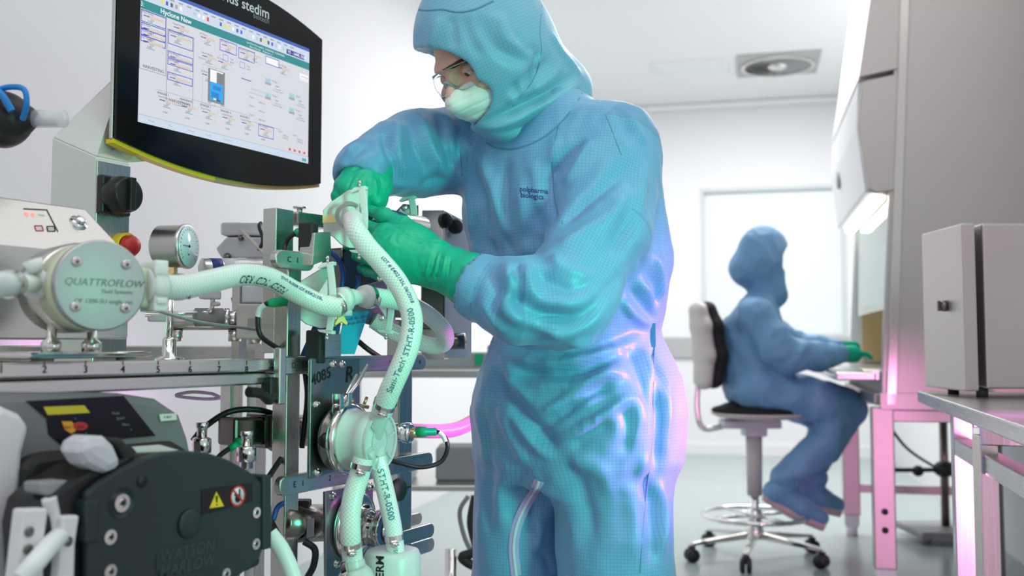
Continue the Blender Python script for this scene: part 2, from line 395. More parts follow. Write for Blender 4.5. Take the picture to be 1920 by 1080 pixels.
MAT=dict(
 wall=M_('painted_wall',(.83,.83,.84),.6,noise=.015,nscale=2), ceil=M_('ceiling_paint',(.88,.88,.88),.6,noise=.01,nscale=2),
 floor=M_('epoxy_floor',(.36,.43,.42),.22,noise=.06,nscale=1.2), trim=M_('grey_trim',(.45,.45,.45),.5,noise=.03), 
 glasswhite=M_('frosted_window',(.80,.86,.86),.25,noise=.02,nscale=1), winframe=M_('window_frame',(.62,.66,.67),.4,noise=.02),
 steel=steel('brushed_steel'), steelv=steel('brushed_steel_upright',(.60,.58,.55),.25,(500,500,6)), steelc=steel('cabinet_steel',(.50,.47,.45),.42,(3,3,160),.06),
 steeld=steel('plate_steel',(.30,.33,.33),.3,(30,30,200)), disc=steel('milled_disc',(.50,.50,.52),.42,(300,300,300),.1),
 polish=M_('polished_steel',(.72,.70,.67),.11,1,noise=.05,nscale=8), chrome=M_('chrome',(.8,.8,.8),.08,1,noise=.02), dsteel=M_('dark_steel',(.20,.18,.165),.22,1,noise=.1,nscale=10),
 white=M_('white_plastic',(.80,.81,.80),.4,noise=.02), wpaint=M_('white_paint',(.78,.78,.79),.35,noise=.02,nscale=5), column=M_('painted_column',(.66,.67,.64),.45,noise=.03,nscale=4),
 trans=M_('translucent_plastic',(.80,.87,.84),.32,sss=.5,noise=.03,nscale=20), cream=M_('cream_plastic',(.66,.70,.50),.35,sss=.4,noise=.04,nscale=20),
 milky=M_('milky_plastic',(.80,.88,.84),.30,sss=.5,trans=.25,noise=.03,nscale=12),
 black=M_('black_plastic',(.012,.012,.013),.35,noise=.1), blackm=M_('matt_black',(.02,.02,.02),.6,noise=.1), bezel=M_('gloss_bezel',(.003,.004,.005),.12,spec=.35,noise=.1), rubber=M_('rubber',(.03,.03,.03),.7,noise=.1),
 dgreen=M_('dark_cover',(.016,.030,.032),.36,noise=.08,nscale=10), pgrey=M_('controller_grey',(.20,.205,.215),.42,noise=.04,nscale=15), lgrey=M_('pale_grey_plastic',(.62,.62,.66),.35,noise=.03,nscale=10),
 mgrey=M_('mid_grey_plastic',(.30,.30,.31),.5,noise=.04), yellow=M_('yellow',(.90,.62,.02),.4,noise=.03), gold=M_('gold_edge',(.55,.36,.12),.35,noise=.03), amber=M_('amber_plastic',(.95,.43,.02),.3,noise=.04),
 tape=M_('yellow_tape',(.85,.66,.30),.6,noise=.03), red=M_('red_plastic',(.55,.03,.03),.4,noise=.05), blue=M_('blue_cable',(.01,.22,.62),.35,noise=.05), dblue=M_('deep_blue_cable',(.01,.05,.25),.4,noise=.05),
 green=M_('green_connector',(.0,.34,.14),.35,noise=.05), lcd=M_('lcd',(.42,.38,.02),.4,emit=(.45,.40,.02),es=.25,noise=.08,nscale=60), orange=M_('orange_key',(.85,.36,.03),.45,noise=.03),
 pap=M_('paper',(.8,.8,.76),.6,noise=.03), ink=M_('black_ink',(.01,.01,.012),.6,noise=.05), tink=M_('teal_ink',(.02,.18,.26),.5,noise=.05), nink=M_('navy_ink',(.01,.04,.20),.5,noise=.05), wink=M_('white_print',(.75,.76,.76),.5,noise=.02),
 gink=M_('grey_print',(.25,.26,.27),.5,noise=.02), brass=M_('brass',(.62,.45,.25),.3,.9,noise=.05), gface=M_('gauge_face',(.62,.70,.80),.15,noise=.02), 
 book=M_('blue_cover',(.0,.38,.62),.35,noise=.1,nscale=12), bookd=M_('dark_blue_cover',(.01,.06,.20),.4,noise=.1,nscale=12), glove=M_('nitrile',(.003,.43,.265),.36,spec=.45,noise=.05,nscale=25,bump=.25),
 skin=M_('skin',(.76,.46,.35),.5,noise=.07,nscale=40,sss=.1), brow=M_('brow_hair',(.10,.05,.03),.8,noise=.2), eye=M_('eye_white',(.75,.72,.70),.2,noise=.02), iris=M_('iris',(.08,.06,.04),.2,noise=.2),
 mask=M_('mask_fabric',(.84,.84,.82),.7,noise=.02,nscale=80,bump=.2), clear=M_('clear_lens',(.99,1,1),.02,trans=1,ior=1.12), gel=M_('nose_bridge',(.55,.68,.70),.15,trans=.6,noise=.02),
 glass=M_('sash_glass',(.9,.97,.95),.02,trans=1,ior=1.1), tube=M_('light_tube',(1,.95,.85),.5,emit=(1,.93,.80),es=5), tan=M_('amber_panel',(.72,.52,.24),.4,.1,noise=.06,nscale=4), inner=M_('cabinet_lining',(.72,.76,.74),.4,noise=.02,nscale=3),
 gel_pink=M_('pink_hose',(.62,.36,.46),.3,sss=.3,noise=.03), sole=M_('shoe_sole',(.62,.46,.50),.5,noise=.05), beige=M_('beige_shell',(.55,.52,.50),.5,noise=.03), seatf=M_('seat_fabric',(.012,.011,.013),.85,noise=.2,nscale=80),
 suit=cloth_mat('antistatic_cloth',(.15,.37,.62),(.045,.15,.27)), suit2=M_('pale_blue_coverall',(.15,.33,.55),.5,noise=.08,nscale=6), hood=cloth_mat('hood_cloth',(.19,.46,.64),(.05,.22,.32),.0058), seam=M_('seam_tape',(.09,.26,.40),.5,noise=.05), zipt=M_('zip_tape',(.50,.40,.72),.5,noise=.05), ziph=M_('zip_teeth',(.7,.66,.8),.35,noise=.05),
 palem=M_('pale_metal',(.66,.63,.59),.45,.55,noise=.04,nscale=20), halfclear=M_('clear_sleeve',(.80,.82,.84),.1,alpha=.45,noise=.02),
 hose=braid_mat('braided_silicone',(.86,.91,.88),(.63,.74,.69)), braidsteel=M_('flex_braid',(.5,.5,.5),.35,.8,noise=.3,nscale=300), 
)
m_=MAT
# screen
def emis(name,col,s=1.0): return M_(name,tuple(c*.05 for c in col),.3,emit=col,es=s)
SCR=dict(bg=emis('screen_paper',(.66,.67,.72),1.0),teal=emis('screen_teal',(.03,.26,.27)),navy=emis('screen_navy',(.02,.04,.30)),blue=emis('screen_outline',(.10,.10,.62)),dark=emis('screen_text',(.10,.10,.12)),tan=emis('screen_field',(.64,.58,.50)),grey=emis('screen_line',(.36,.37,.40)),green=emis('screen_value',(.06,.42,.34)),white=emis('screen_white',(.88,.89,.93)),liq=emis('screen_liquid',(.03,.38,.85)),liqd=emis('screen_liquid_shade',(.02,.24,.62)),red=emis('screen_red',(.75,.08,.05)),yel=emis('screen_yellow',(.85,.70,.1)),bar=emis('screen_titlebar',(.06,.13,.45)),light=emis('screen_toolbar',(.60,.68,.80)),steelg=emis('screen_vessel',(.22,.22,.23)),icon=emis('screen_icon',(.40,.62,.70)))
# ================================================================== the room
H=3.38
bw=Vector((1.746,9.5,0)); 
def rp(x,d,z=0): return bw+RX*x-RD*d+Z*z   # x along the back wall, d towards the camera
# corner of back wall and left wall at x = xl
xl=-1.55; xr=1.75
mb=MB(); mb.extrude([rp(-6,14,0),rp(xr+2,14,0),rp(xr+2,-.3,0),rp(-6,-.3,0)],Z,.1); mb.build('floor',m_['floor'],kind='structure')
mb=MB(); mb.extrude([rp(xl-.1,11.5,H),rp(xr+.1,11.5,H),rp(xr+.1,-.1,H),rp(xl-.1,-.1,H)],-Z,.1); mb.build('ceiling',m_['ceil'],kind='structure')
wx0,wx1,wz0,wz1=.07,1.42,1.10,2.55
mb=MB()
for (a,b_,c,d) in ((xl,wx0,0,H),(wx1,xr,0,H),(wx0,wx1,0,wz0),(wx0,wx1,wz1,H)):
    mb.extrude([rp(a,0,c),rp(b_,0,c),rp(b_,0,d),rp(a,0,d)],-RD,.12)
mb.build('wall_back',m_['wall'],kind='structure')
mb=MB(); mb.extrude([rp(xl,0,0),rp(xl,11.5,0),rp(xl,11.5,H),rp(xl,0,H)],RX,.12); mb.build('wall_left',m_['wall'],kind='structure')
mb=MB(); mb.extrude([rp(xr,0,0),rp(xr,6.6,0),rp(xr,6.6,H),rp(xr,0,H)],-RX,.12); mb.build('wall_right',m_['wall'],kind='structure')
mb=MB(); mb.extrude([rp(wx0,-.06,wz0),rp(wx1,-.06,wz0),rp(wx1,-.06,wz1),rp(wx0,-.06,wz1)],-RD,.02); wn=mb.build('window_1',m_['glasswhite'],kind='structure')
mb=MB()
for (a,b_,c,d) in ((wx0,wx0+.04,wz0,wz1),(wx1-.04,wx1,wz0,wz1),(wx0+.04,wx1-.04,wz0,wz0+.04),(wx0+.04,wx1-.04,wz1-.04,wz1)):
    mb.extrude([rp(a,0,c),rp(b_,0,c),rp(b_,0,d),rp(a,0,d)],-RD,.055)
mb.build('window_frame',m_['winframe'],wn)
mb=MB(); mb.extrude([rp(xl,.035,.91),rp(wx1+.2,.035,.91),rp(wx1+.2,.035,1.11),rp(xl,.035,1.11)],-RD,.035); mb.build('trim_1',m_['trim'],bevel=.008,kind='structure')
mb=MB(); mb.extrude([rp(xl,.06,H-.06),rp(xr,.06,H-.06),rp(xr,.06,H),rp(xl,.06,H)],-RD,.06); mb.build('trim_2',m_['ceil'],bevel=.02,kind='structure')
mb=MB(); mb.extrude([rp(xl,.02,0),rp(xr,.02,0),rp(xr,.02,.10),rp(xl,.02,.10)],-RD,.02); mb.build('baseboard_back',m_['wall'],kind='structure')
# ceiling air diffuser and light panel
def ceil_pt(px,py): return RP(px,py,(0,0,H),Z)
c=ceil_pt(1458,119); dv=thing('ceiling_diffuser','square grey metal air diffuser with round swirl in the white ceiling','air vent',c)
ax=(RX,RD,Z)
mb=MB(); mb.box(c-Z*.008,(.66,.66,.016),ax); mb.build('frame',m_['trim'],dv,bevel=.004)
mb=MB()
for k in range(24):
    a=2*PI*k/24; e=RX*math.cos(a)+RD*math.sin(a); t=RX*math.cos(a+.5)+RD*math.sin(a+.5)
    mb.extrude([c-Z*.018+e*.08,c-Z*.018+t*.27,c-Z*.030+(RX*math.cos(a+.64)+RD*math.sin(a+.64))*.27,c-Z*.03+(RX*math.cos(a+.2)+RD*math.sin(a+.2))*.08],-Z,.002)
mb.build('swirl_vanes',m_['mgrey'],dv)
mb=MB(); mb.ring(c-Z*.034,-Z,.30,.27,.018,40); mb.lathe(c-Z*.016,-Z,[(.085,0),(.085,.02),(.05,.035)],24); mb.build('ring',m_['polish'],dv)
c=ceil_pt(1293,125); lp=thing('ceiling_light','pale recessed rectangular light panel in the ceiling beside the air diffuser','ceiling light',c)
mb=MB(); mb.box(c-Z*.006,(.62,.42,.012),ax); mb.build('frame',m_['ceil'],lp,bevel=.003)
mb=MB(); mb.box(c-Z*.014,(.55,.35,.006),ax); mb.build('diffuser',m_['glasswhite'],lp)
# ================================================================== safety cabinet (right)
C0=Vector((1.53,4.10,0)); Wc=1.38
def cb(x,d,z): return C0+RX*x+RD*d+Z*z
bsc=thing('safety_cabinet','tall stainless steel biosafety cabinet on a pink-lit leg frame, white slanted front with strip light','cabinet',cb(.4,.7,0))
def sidepoly(z0=.76,z1=2.85): return [(0,z0),(.78,z0),(.78,z1),(.115,z1),(.0,z0+.12)]
for nm,d0,d1 in(('near_side_panel',0,.04),):
    mb=MB(); mb.extrude([cb(x,d0,z) for x,z in sidepoly()],-RD,d1-d0); mb.build('side_panel',m_['steelc'],bsc,bevel=.004)
mb=MB(); mb.extrude([cb(x,Wc-.04,z) for x,z in sidepoly()],-RD,.04); mb.build('side_panel',m_['inner'],bsc)
mb=MB()   # edge strips on the near side panel
mb.extrude([cb(.015,-.012,.78),cb(.055,-.012,.78),cb(.165,-.012,2.85),cb(.125,-.012,2.85)],-RD,.012)
mb.build('edge_trim',m_['steelv'],bsc,bevel=.004)
mb=MB(); mb.extrude([cb(-.01,-.012,.76),cb(.78,-.012,.76),cb(.78,-.012,.83),cb(-.01,-.012,.83)],-RD,.012); mb.build('lower_rail',m_['steelc'],bsc,bevel=.003)
mb=MB(); mb.box(cb(.765,Wc/2,1.8),(.03,Wc,2.1),ax); mb.box(cb(.35,Wc/2,2.2),(.7,Wc-.08,.02),ax); mb.build('back_panel',m_['inner'],bsc)
mb=MB(); mb.box(cb(.68,Wc/2,1.45),(.02,Wc-.08,1.1),ax); mb.build('lining',m_['inner'],bsc)
mb=MB(); mb.box(cb(.40,Wc-.052,1.09),(.66,.02,.30),ax); mb.build('amber_panel',m_['tan'],bsc)
mb=MB(); mb.box(cb(.33,Wc/2,.90),(.80,Wc-.085,.05),ax); mb.box(cb(-.10,Wc/2,.895),(.16,Wc,.035),ax); mb.build('work_surface',m_['steel'],bsc,bevel=.008)
# upper white front, sloped
mb=MB()
prof=[(-.045,1.675),(.03,1.66),(.10,1.66),(.12,2.18),(-.065,2.14),(-.075,1.95)]
mb.extrude([cb(x,.03,z) for x,z in prof],-RD,Wc-.05); mb.build('front_cover',m_['wpaint'],bsc,bevel=.006)
mb=MB(); mb.extrude([cb(x,-.005,z) for x,z in [(-.035,1.68),(-.005,1.66),(.08,1.67),(.13,2.17),(-.05,2.14),(-.075,1.95)]],-RD,.035); mb.build('end_cap',m_['steelc'],bsc,bevel=.006)
prof=[(-.065,2.155),(.13,2.19),(.13,2.9),(.05,2.9)]
mb=MB(); mb.extrude([cb(x,-.005,z) for x,z in prof],-RD,.035); mb.build('end_cap',m_['steelc'],bsc,bevel=.004)
mb=MB(); mb.extrude([cb(x,.03,z) for x,z in prof],-RD,Wc-.05); mb.build('canopy',m_['wpaint'],bsc,bevel=.004)
mb=MB(); mb.lathe(cb(-.068,.95,1.88),-RX,[(.05,0),(.05,.008),(.035,.012)],24); mb.build('dial',m_['trim'],bsc)
mb=MB(); mb.box(cb(.015,Wc/2+.0,1.655),(.045,Wc-.14,.022),ax); mb.build('light_tube',m_['tube'],bsc)
mb=MB(); mb.extrude([cb(.035,.06,1.18),cb(.035,Wc-.06,1.18),cb(.055,Wc-.06,1.65),cb(.055,.06,1.65)],-RX,.006); mb.build('sash',m_['glass'],bsc)
for x,d,nm in((0.0,.02,1),(.0,Wc-.02,0),(.72,.04,0),(.72,Wc-.02,0)):
    mb=MB(); mb.box(cb(x,d,.44),(.088,.06,.66),ax)
    leg=mb.build('leg',m_['steelc'],bsc,bevel=.006)
    mb=MB(); mb.box(cb(x,d,.085),(.075,.05,.07),ax); mb.cyl(cb(x,d,0),cb(x,d,.05),.03); mb.build('foot',m_['wpaint'],leg)
    if nm:
        for z in(.27,.345): mb=MB(); mb.cyl(cb(x,d-.038,z),cb(x,d-.02,z),.013,seg=12); mb.build('bolt',m_['black'],leg)
mb=MB(); mb.box(cb(.36,.03,.735),(.64,.05,.05),ax); mb.box(cb(.36,Wc-.02,.735),(.64,.05,.05),ax); mb.box(cb(0,Wc/2,.80),(.05,Wc-.1,.05),ax); mb.box(cb(.73,Wc/2,.79),(.05,Wc-.1,.05),ax)
mb.box(cb(.36,Wc-.02,.255),(.64,.05,.045),ax); mb.build('stand_frame',m_['steelc'],bsc,bevel=.004)
# equipment clutter below the cabinet and by the wall
def cable(name,pts,r,mat,label,cat='cable',group=None):
    mb=MB(); mb.tube(pts,r,10,6); o=mb.build(name,mat); return tag(o,label,cat,group)
cable('power_cable',[P(1668,800,4.6),P(1700,840,4.8),P(1740,868,5.0),P(1768,880,5.1),P(1800,876,5.1)],.007,m_['blackm'],'dark cable sagging behind the front leg of the safety cabinet')
cable('drain_hose',[P(1845,890,3.9),P(1812,905,3.9),P(1806,950,3.9),P(1830,985,3.9),P(1858,978,3.9)],.009,m_['gink'],'grey looped hose hanging beside the steel upright under the right table','hose')
st=thing('gas_stand','slim brown-grey upright stand with black clamp below the safety cabinet','stand',P(1768,905,5.3))
p0=P(1768,780,5.3); p1=P(1768,950,5.3)
mb=MB(); mb.cyl(Vector((p0.x,p0.y,.07)),Vector((p0.x,p0.y,.74)),.022); mb.build('pole',m_['dsteel'],st)
mb=MB(); mb.sph((p0.x,p0.y,.37),.045,1.3,1,1); mb.sph((p0.x-.14,p0.y,.36),.03); mb.sph((p0.x-.30,p0.y,.37),.028); mb.cyl((p0.x-.36,p0.y,.365),(p0.x+.1,p0.y,.365),.012); mb.build('clamp',m_['blackm'],st)
mb=MB(); mb.box((p0.x,p0.y,.05),(.4,.36,.04)); mb.cyl((p0.x-.15,p0.y-.1,0),(p0.x-.15,p0.y-.1,.04),.03); mb.cyl((p0.x+.15,p0.y-.1,0),(p0.x+.15,p0.y-.1,.04),.03); mb.build('base',m_['mgrey'],st,bevel=.01)
g=P(1863,880,3.95); sg=thing('gas_line_post','dark steel post with valve knobs standing under the right steel table','post',(g.x,g.y,0))
mb=MB(); mb.box((g.x,g.y,.42),(.05,.05,.84)); mb.box((g.x,g.y,.01),(.16,.16,.02)); mb.build('post',m_['dsteel'],sg,bevel=.004)
mb=MB(); mb.cyl((g.x-.09,g.y,.74),(g.x+.05,g.y,.74),.03); mb.cyl((g.x-.06,g.y-.05,.34),(g.x-.06,g.y,.34),.03); mb.sph((g.x-.07,g.y-.03,.28),.035); mb.build('valve_knob',m_['blackm'],sg)
mb=MB(); mb.box((g.x-.03,g.y-.035,.56),(.05,.03,.03)); mb.build('brass_fitting',m_['brass'],sg)
# ================================================================== right steel table and steel box
T0=P(1720,733,2.8); tx=Vector((.345,1.25,0)).normalized(); ty=Vector((tx.y,-tx.x,0))   # tx away from camera, ty to the right
zt=T0.z; tb=thing('steel_table','stainless steel work table in the right corner with pink-lit square legs','table',(T0.x+.2,T0.y-.6,0))
def tt(d,s,z): return Vector((T0.x,T0.y,0))-tx*d+ty*s+Z*z
mb=MB(); mb.extrude([tt(0,0,zt),tt(1.5,0,zt),tt(1.5,.85,zt),tt(0,.85,zt)],Z,.032); mb.build('table_top',m_['steel'],tb,bevel=.004)
axt=(tx,ty,Z)
for d,s in((.08,.10),(1.38,.10),(.08,.75),(1.38,.75)):
    mb=MB(); mb.box(tt(d,s,(zt-.033)/2+.01),(.05,.05,zt-.053),axt); lg=mb.build('leg',m_['steelv'],tb,bevel=.003)
    mb=MB(); mb.cyl(tt(d,s,0),tt(d,s,.02),.022); mb.build('foot',m_['black'],lg)
for s in(.10,.75):
    mb=MB(); mb.box(tt(.73,s,zt-.145),(1.25,.045,.045),axt); mb.build('side_rail',m_['steel'],tb,bevel=.003)
mb=MB(); mb.box(tt(.08,.425,zt-.07),(.045,.6,.045),axt); mb.build('cross_rail',m_['steelv'],tb,bevel=.003)
# second table frame behind/right
sf=thing('frame_stand','low square-tube steel frame standing behind the legs of the right table','stand',P(1860,900,2.45)*1)
a=P(1838,815,2.3)
mb=MB(); mb.box((a.x+.01,2.3,a.z/2),(.042,.042,a.z)); mb.build('leg',m_['steelv'],sf,bevel=.003)
mb=MB(); mb.beam((a.x-.01,2.28,a.z),(a.x+.45,2.10,a.z),.042,.042); mb.build('top_rail',m_['steelv'],sf,bevel=.003)
mb=MB(); mb.box((a.x+.44,2.10,a.z/2-.01),(.042,.042,a.z-.02)); mb.build('leg',m_['steelv'],sf,bevel=.003)
# steel box
x0=1.117; y0=2.42; y1=2.66; z0=zt+.022; z1=1.02+ (650-417)/FPX*2.42
bx=thing('instrument_box','stainless steel enclosure with slim door and round lock standing on the right steel table','box',(x0+.25,2.54,z0-.022))
mb=MB(); mb.box((x0+.022+.29,(y0+y1)/2,(z0+z1)/2),(.54,y1-y0,z1-z0)); mb.build('body',m_['steelc'],bx,bevel=.006)
mb=MB(); mb.box((x0+.008,(y0+y1)/2,(z0+z1)/2-.003),(.032,y1-y0+.004,z1-z0+.006)); dr=mb.build('door',m_['steelc'],bx,bevel=.005)
lk=P(1793,573,2.5); mb=MB(); mb.lathe((x0-.008,2.52,lk.z),(-1,0,0),[(.014,0),(.014,.01),(.010,.014)],20); mb.box((x0-.026,2.52,lk.z),(.008,.006,.026)); mb.build('lock',m_['dsteel'],dr)
for xx,yy in((x0+.05,y0+.04),(x0+.05,y1-.04),(x0+.5,y0+.04),(x0+.5,y1-.04)):
    mb=MB(); mb.cyl((xx,yy,z0-.022),(xx,yy,z0),.014,seg=12); mb.build('foot',m_['rubber'],bx)
# ================================================================== lab chair
cc=Vector((1.178,4.84,0)); ch=thing('lab_chair','tall grey lab swivel chair with black seat, foot ring and five casters','chair',cc)
mb=MB(); s=SDF((cc.x-.27,cc.y-.25,.66),(cc.x+.30,cc.y+.25,.76),.01); s.ell((cc.x+.03,cc.y,.712),(.235,.215,.034),k=0); s.cone((cc.x-.1,cc.y-.08,.712),(cc.x+.16,cc.y-.08,.712),.028,.028,.03); s.cone((cc.x-.1,cc.y+.08,.712),(cc.x+.16,cc.y+.08,.712),.028,.028,.03); V,Q=s.mesh(); np_mesh('seat_cushion',V,Q,m_['seatf'],ch)
mb=MB(); mb.lathe((cc.x+.03,cc.y,.665),Z,[(.10,0),(.20,.012),(.235,.028),(.232,.036)],32); mb.build('seat_shell',m_['beige'],ch)
mb=MB(); mb.box((cc.x-.02,cc.y,.645),(.28,.14,.04)); mb.box((cc.x+.0,cc.y,.61),(.11,.10,.05)); mb.build('mechanism',m_['lgrey'],ch,bevel=.008)
mb=MB(); mb.tube([(cc.x-.12,cc.y,.64),(cc.x-.24,cc.y,.62),(cc.x-.275,cc.y,.70),(cc.x-.27,cc.y,.85)],.014,12); mb.build('back_bar',m_['polish'],ch)
s=SDF((cc.x-.36,cc.y-.22,.78),(cc.x-.06,cc.y+.22,1.32),.01); s.chain([(cc.x-.20,cc.y,.86),(cc.x-.185,cc.y,.98),(cc.x-.205,cc.y,1.12),(cc.x-.225,cc.y,1.2)],[.045,.05,.05,.042],.02,flat=3.4,fd=(0,1,0)); V,Q=s.mesh(); V=smooth_mesh(V,Q,14); np_mesh('back_cushion',V,Q,m_['seatf'],ch)
s=SDF((cc.x-.36,cc.y-.24,.74),(cc.x-.06,cc.y+.24,1.36),.01); s.chain([(cc.x-.245,cc.y,.85),(cc.x-.235,cc.y,.98),(cc.x-.25,cc.y,1.12),(cc.x-.265,cc.y,1.2)],[.04,.045,.045,.04],.02,flat=3.8,fd=(0,1,0)); V,Q=s.mesh(); V=smooth_mesh(V,Q,14); np_mesh('back_shell',V,Q,m_['beige'],ch)
mb=MB(); mb.cyl((cc.x,cc.y,.30),(cc.x,cc.y,.60),.036,.04); mb.build('column',m_['beige'],ch)
mb=MB(); mb.cyl((cc.x,cc.y,.12),(cc.x,cc.y,.31),.02); mb.build('gas_spring',m_['chrome'],ch)
mb=MB(); ringp=[(cc.x+.25*math.cos(a),cc.y+.25*math.sin(a),.205) for a in np.linspace(0,2*PI,41)]
mb.tube(ringp,.011,12,smooth_path=False,cap=False)
for k in range(4):
    a=k*PI/2+.4; mb.cyl((cc.x,cc.y,.205),(cc.x+.25*math.cos(a),cc.y+.25*math.sin(a),.205),.008)
mb.cyl((cc.x,cc.y,.17),(cc.x,cc.y,.235),.034); mb.build('foot_ring',m_['chrome'],ch)
mb=MB(); mb.lathe((cc.x,cc.y,.09),Z,[(.035,0),(.045,.02),(.04,.06),(.025,.07)],24)
cas=[]
for a in (R(195),R(249),R(318),R(22),R(120)):
    e=Vector((math.cos(a),math.sin(a),0)); t=Vector((-e.y,e.x,0)); q=cc+e*.335
    mb.add([cc+t*.026+Z*.135,cc-t*.026+Z*.135,q-t*.014+Z*.092,q+t*.014+Z*.092,cc+t*.026+Z*.10,cc-t*.026+Z*.10,q-t*.014+Z*.076,q+t*.014+Z*.076],[(0,3,2,1),(4,5,6,7),(0,1,5,4),(1,2,6,5),(2,3,7,6),(3,0,4,7)]); cas.append((q,t))
mb.build('star_base',m_['polish'],ch,bevel=.004)
for q,t in cas:
    mb=MB(); mb.cyl(q-t*.024+Z*.032,q-t*.006+Z*.032,.032,seg=20); mb.cyl(q+t*.006+Z*.032,q+t*.024+Z*.032,.032,seg=20); mb.box(q+Z*.058,(.03,.03,.036)); mb.build('caster',m_['black'],ch)
# ================================================================== seated person
SY=4.84
def Q3(px,py,dy=0): return P(px,py,SY+dy)
sp=None
s=SDF((.80,4.42,.18),(1.98,5.3,1.60),.0105)
s.loft([(.75,1.22,SY,.165,.19),(.82,1.205,SY,.175,.19),(.92,1.175,SY,.158,.18),(1.05,1.165,SY,.160,.195),(1.15,1.18,SY,.135,.20),(1.22,1.20,SY,.095,.16),(1.30,1.23,SY,.055,.06)],(1,0,0),.03)
for dy,off in((-.10,0),(.11,1)):
    hip=Q3(1420,725,dy); kn=Q3(1585 if not off else 1560,765 if not off else 775,dy*1.1); an=Q3(1470 if not off else 1500,895 if not off else 905,dy*.9)
    s.chain([hip,kn],[.118,.098],.03); s.chain([kn,Q3(1545,835,dy),an],[.092,.085,.066],.02)
s.chain([Q3(1415,590,-.18),Q3(1455,650,-.22),Q3(1480,668,-.21)],[.085,.085,.085],.03)
s.chain([Q3(1480,668,-.21),Q3(1530,668,-.16),Q3(1574,664,-.13)],[.082,.07,.05],.02)
s.chain([Q3(1420,590,.18),Q3(1480,640,.2),Q3(1570,650,.1)],[.068,.06,.042],.03)
V,Qd=s.mesh(); nn=vnormals(V,Qd)
V=smooth_mesh(V,Qd,2); V=V+nn*(wrinkle(V,.010,9,(1,1,.8),3)+wrinkle(V,.004,24,(1,1,.6),5))[:,None]; V=smooth_mesh(V,Qd,1)
s2=SDF((.95,4.6,1.15),(1.5,5.1,1.66),.008)
hc=Q3(1436,485); fax=(Vector((.94,.34,0)),Vector((-.34,.94,0)),Z)
s2.ell(hc,(.088,.072,.105),fax,0); s2.cone(hc-Z*.05,Q3(1440,560),.05,.05,.02)
s2.ell(hc+Vector((.075,.02,-.035)),(.014,.012,.018),None,.01); 
Vh,Qh=s2.mesh(); sp=np_mesh('person',Vh,Qh,m_['skin'],origin=(1.18,SY,.72)); tag(sp,'person in blue hooded coverall seated on the lab chair, working at the safety cabinet','person')
np_mesh('coverall',V,Qd,m_['suit2'],sp)
s=SDF((.9,4.55,1.15),(1.5,5.15,1.72),.008)
s.ell(hc+Z*.022-Vector((.012,0,0)),(.128,.112,.145),fax,0); s.chain([hc-Vector((.04,0,.02)),Q3(1402,503)],[.11,.092],.03); s.chain([Q3(1428,500),Q3(1440,550)],[.105,.095],.03)
s.ell(hc+Vector((.128,-.035,-.008)),(.082,.100,.074),fax,.008,op='sub')
Vh,Qh=s.mesh(); nn=vnormals(Vh,Qh); Vh=smooth_mesh(Vh+nn*wrinkle(Vh,.006,14,(1,1,.6),2)[:,None],Qh,1); np_mesh('hood',Vh,Qh,m_['suit2'],sp)
gl=SDF((1.5,4.5,.85),(1.9,5.1,1.15),.006)
wr=Q3(1568,664,-.13); hd=Q3(1600,664,-.10); gl.cone(wr,hd,.040,.042,.01)
for k in range(4):
    b0=hd+Vector((.01,-.03+.02*k,.004)); gl.chain([b0,b0+Vector((.045,.01,-.004)),b0+Vector((.075-.006*abs(k-1.5),.01,-.022))],[.0135,.0125,.011],.006)
gl.chain([hd+Vector((-.02,.03,.01)),hd+Vector((.03,.062,.012)),hd+Vector((.06,.06,0))],[.013,.012,.010],.008)
wr2=Q3(1568,650,.10); hd2=Q3(1600,652,.12); gl.cone(wr2,hd2,.034,.034,.01)
Vh,Qh=gl.mesh(); np_mesh('glove',Vh,Qh,m_['glove'],sp)
for dy,(hx,hy),(txx,tyy) in((-.085,(1440,930),(1545,985)),(.085,(1490,925),(1575,960))):
    s=SDF((1.1,4.5,.05),(1.8,5.2,.5),.007); heel=Q3(hx+12,hy-8,dy); toe=Q3(txx-6,tyy-14,dy); s.chain([heel,heel.lerp(toe,.55),toe],[.05,.05,.038],.02); s.chain([Q3(hx+40,hy-30,dy),heel],[.058,.05],.02); Vh,Qh=s.mesh(); sh=np_mesh('overshoe',Vh,Qh,m_['suit2'],sp)
    mb=MB(); d=(toe-heel).normalized(); nrm=Vector((d.z,0,-d.x)).normalized(); nrm = nrm if nrm.z<0 else -nrm
    mb.tube([heel+nrm*.036-d*.03,heel.lerp(toe,.5)+nrm*.038,toe+nrm*.024+d*.03],[.030,.036,.03],16,6,flat=1); mb.build('sole',m_['sole'],sh)
# ================================================================== background bench (centre)
b0=P(800,690,3.5); bench=thing('side_bench','grey side bench with lower shelf standing behind the process skid','table',(-.15,3.75,0))
mb=MB(); mb.box((-.15,3.75,.925),(1.0,.5,.03)); mb.build('bench_top',m_['steel'],bench,bevel=.004)
mb=MB(); mb.box((-.15,3.75,.52),(.95,.46,.02)); mb.build('shelf',m_['steel'],bench,bevel=.003)
for xx in(-.62,.32):
    for yy in(3.55,3.95):
        mb=MB(); mb.box((xx,yy,.455),(.035,.035,.91)); mb.build('leg',m_['steelv'],bench)
ins=thing('bench_instrument','dark low instrument with green display lying on the side bench','instrument',(-.14,3.65,.94))
mb=MB(); mb.box((-.15,3.65,.972),(.42,.2,.055)); mb.build('case',m_['mgrey'],ins,bevel=.008)
mb=MB(); mb.box((-.118,3.547,.975),(.03,.006,.04)); mb.build('display',m_['green'],ins)
o=MB().box((-.02,3.68,.985),(.14,.16,.085)).build('instrument_case',m_['dblue'],bevel=.01); tag(o,'navy blue instrument case on the side bench right of the dark instrument','case')
o=MB().box((-.17,3.74,.59),(.22,.2,.12)).build('storage_box',m_['gink'],bevel=.01); tag(o,'blurred grey box on the lower shelf of the side bench','box')
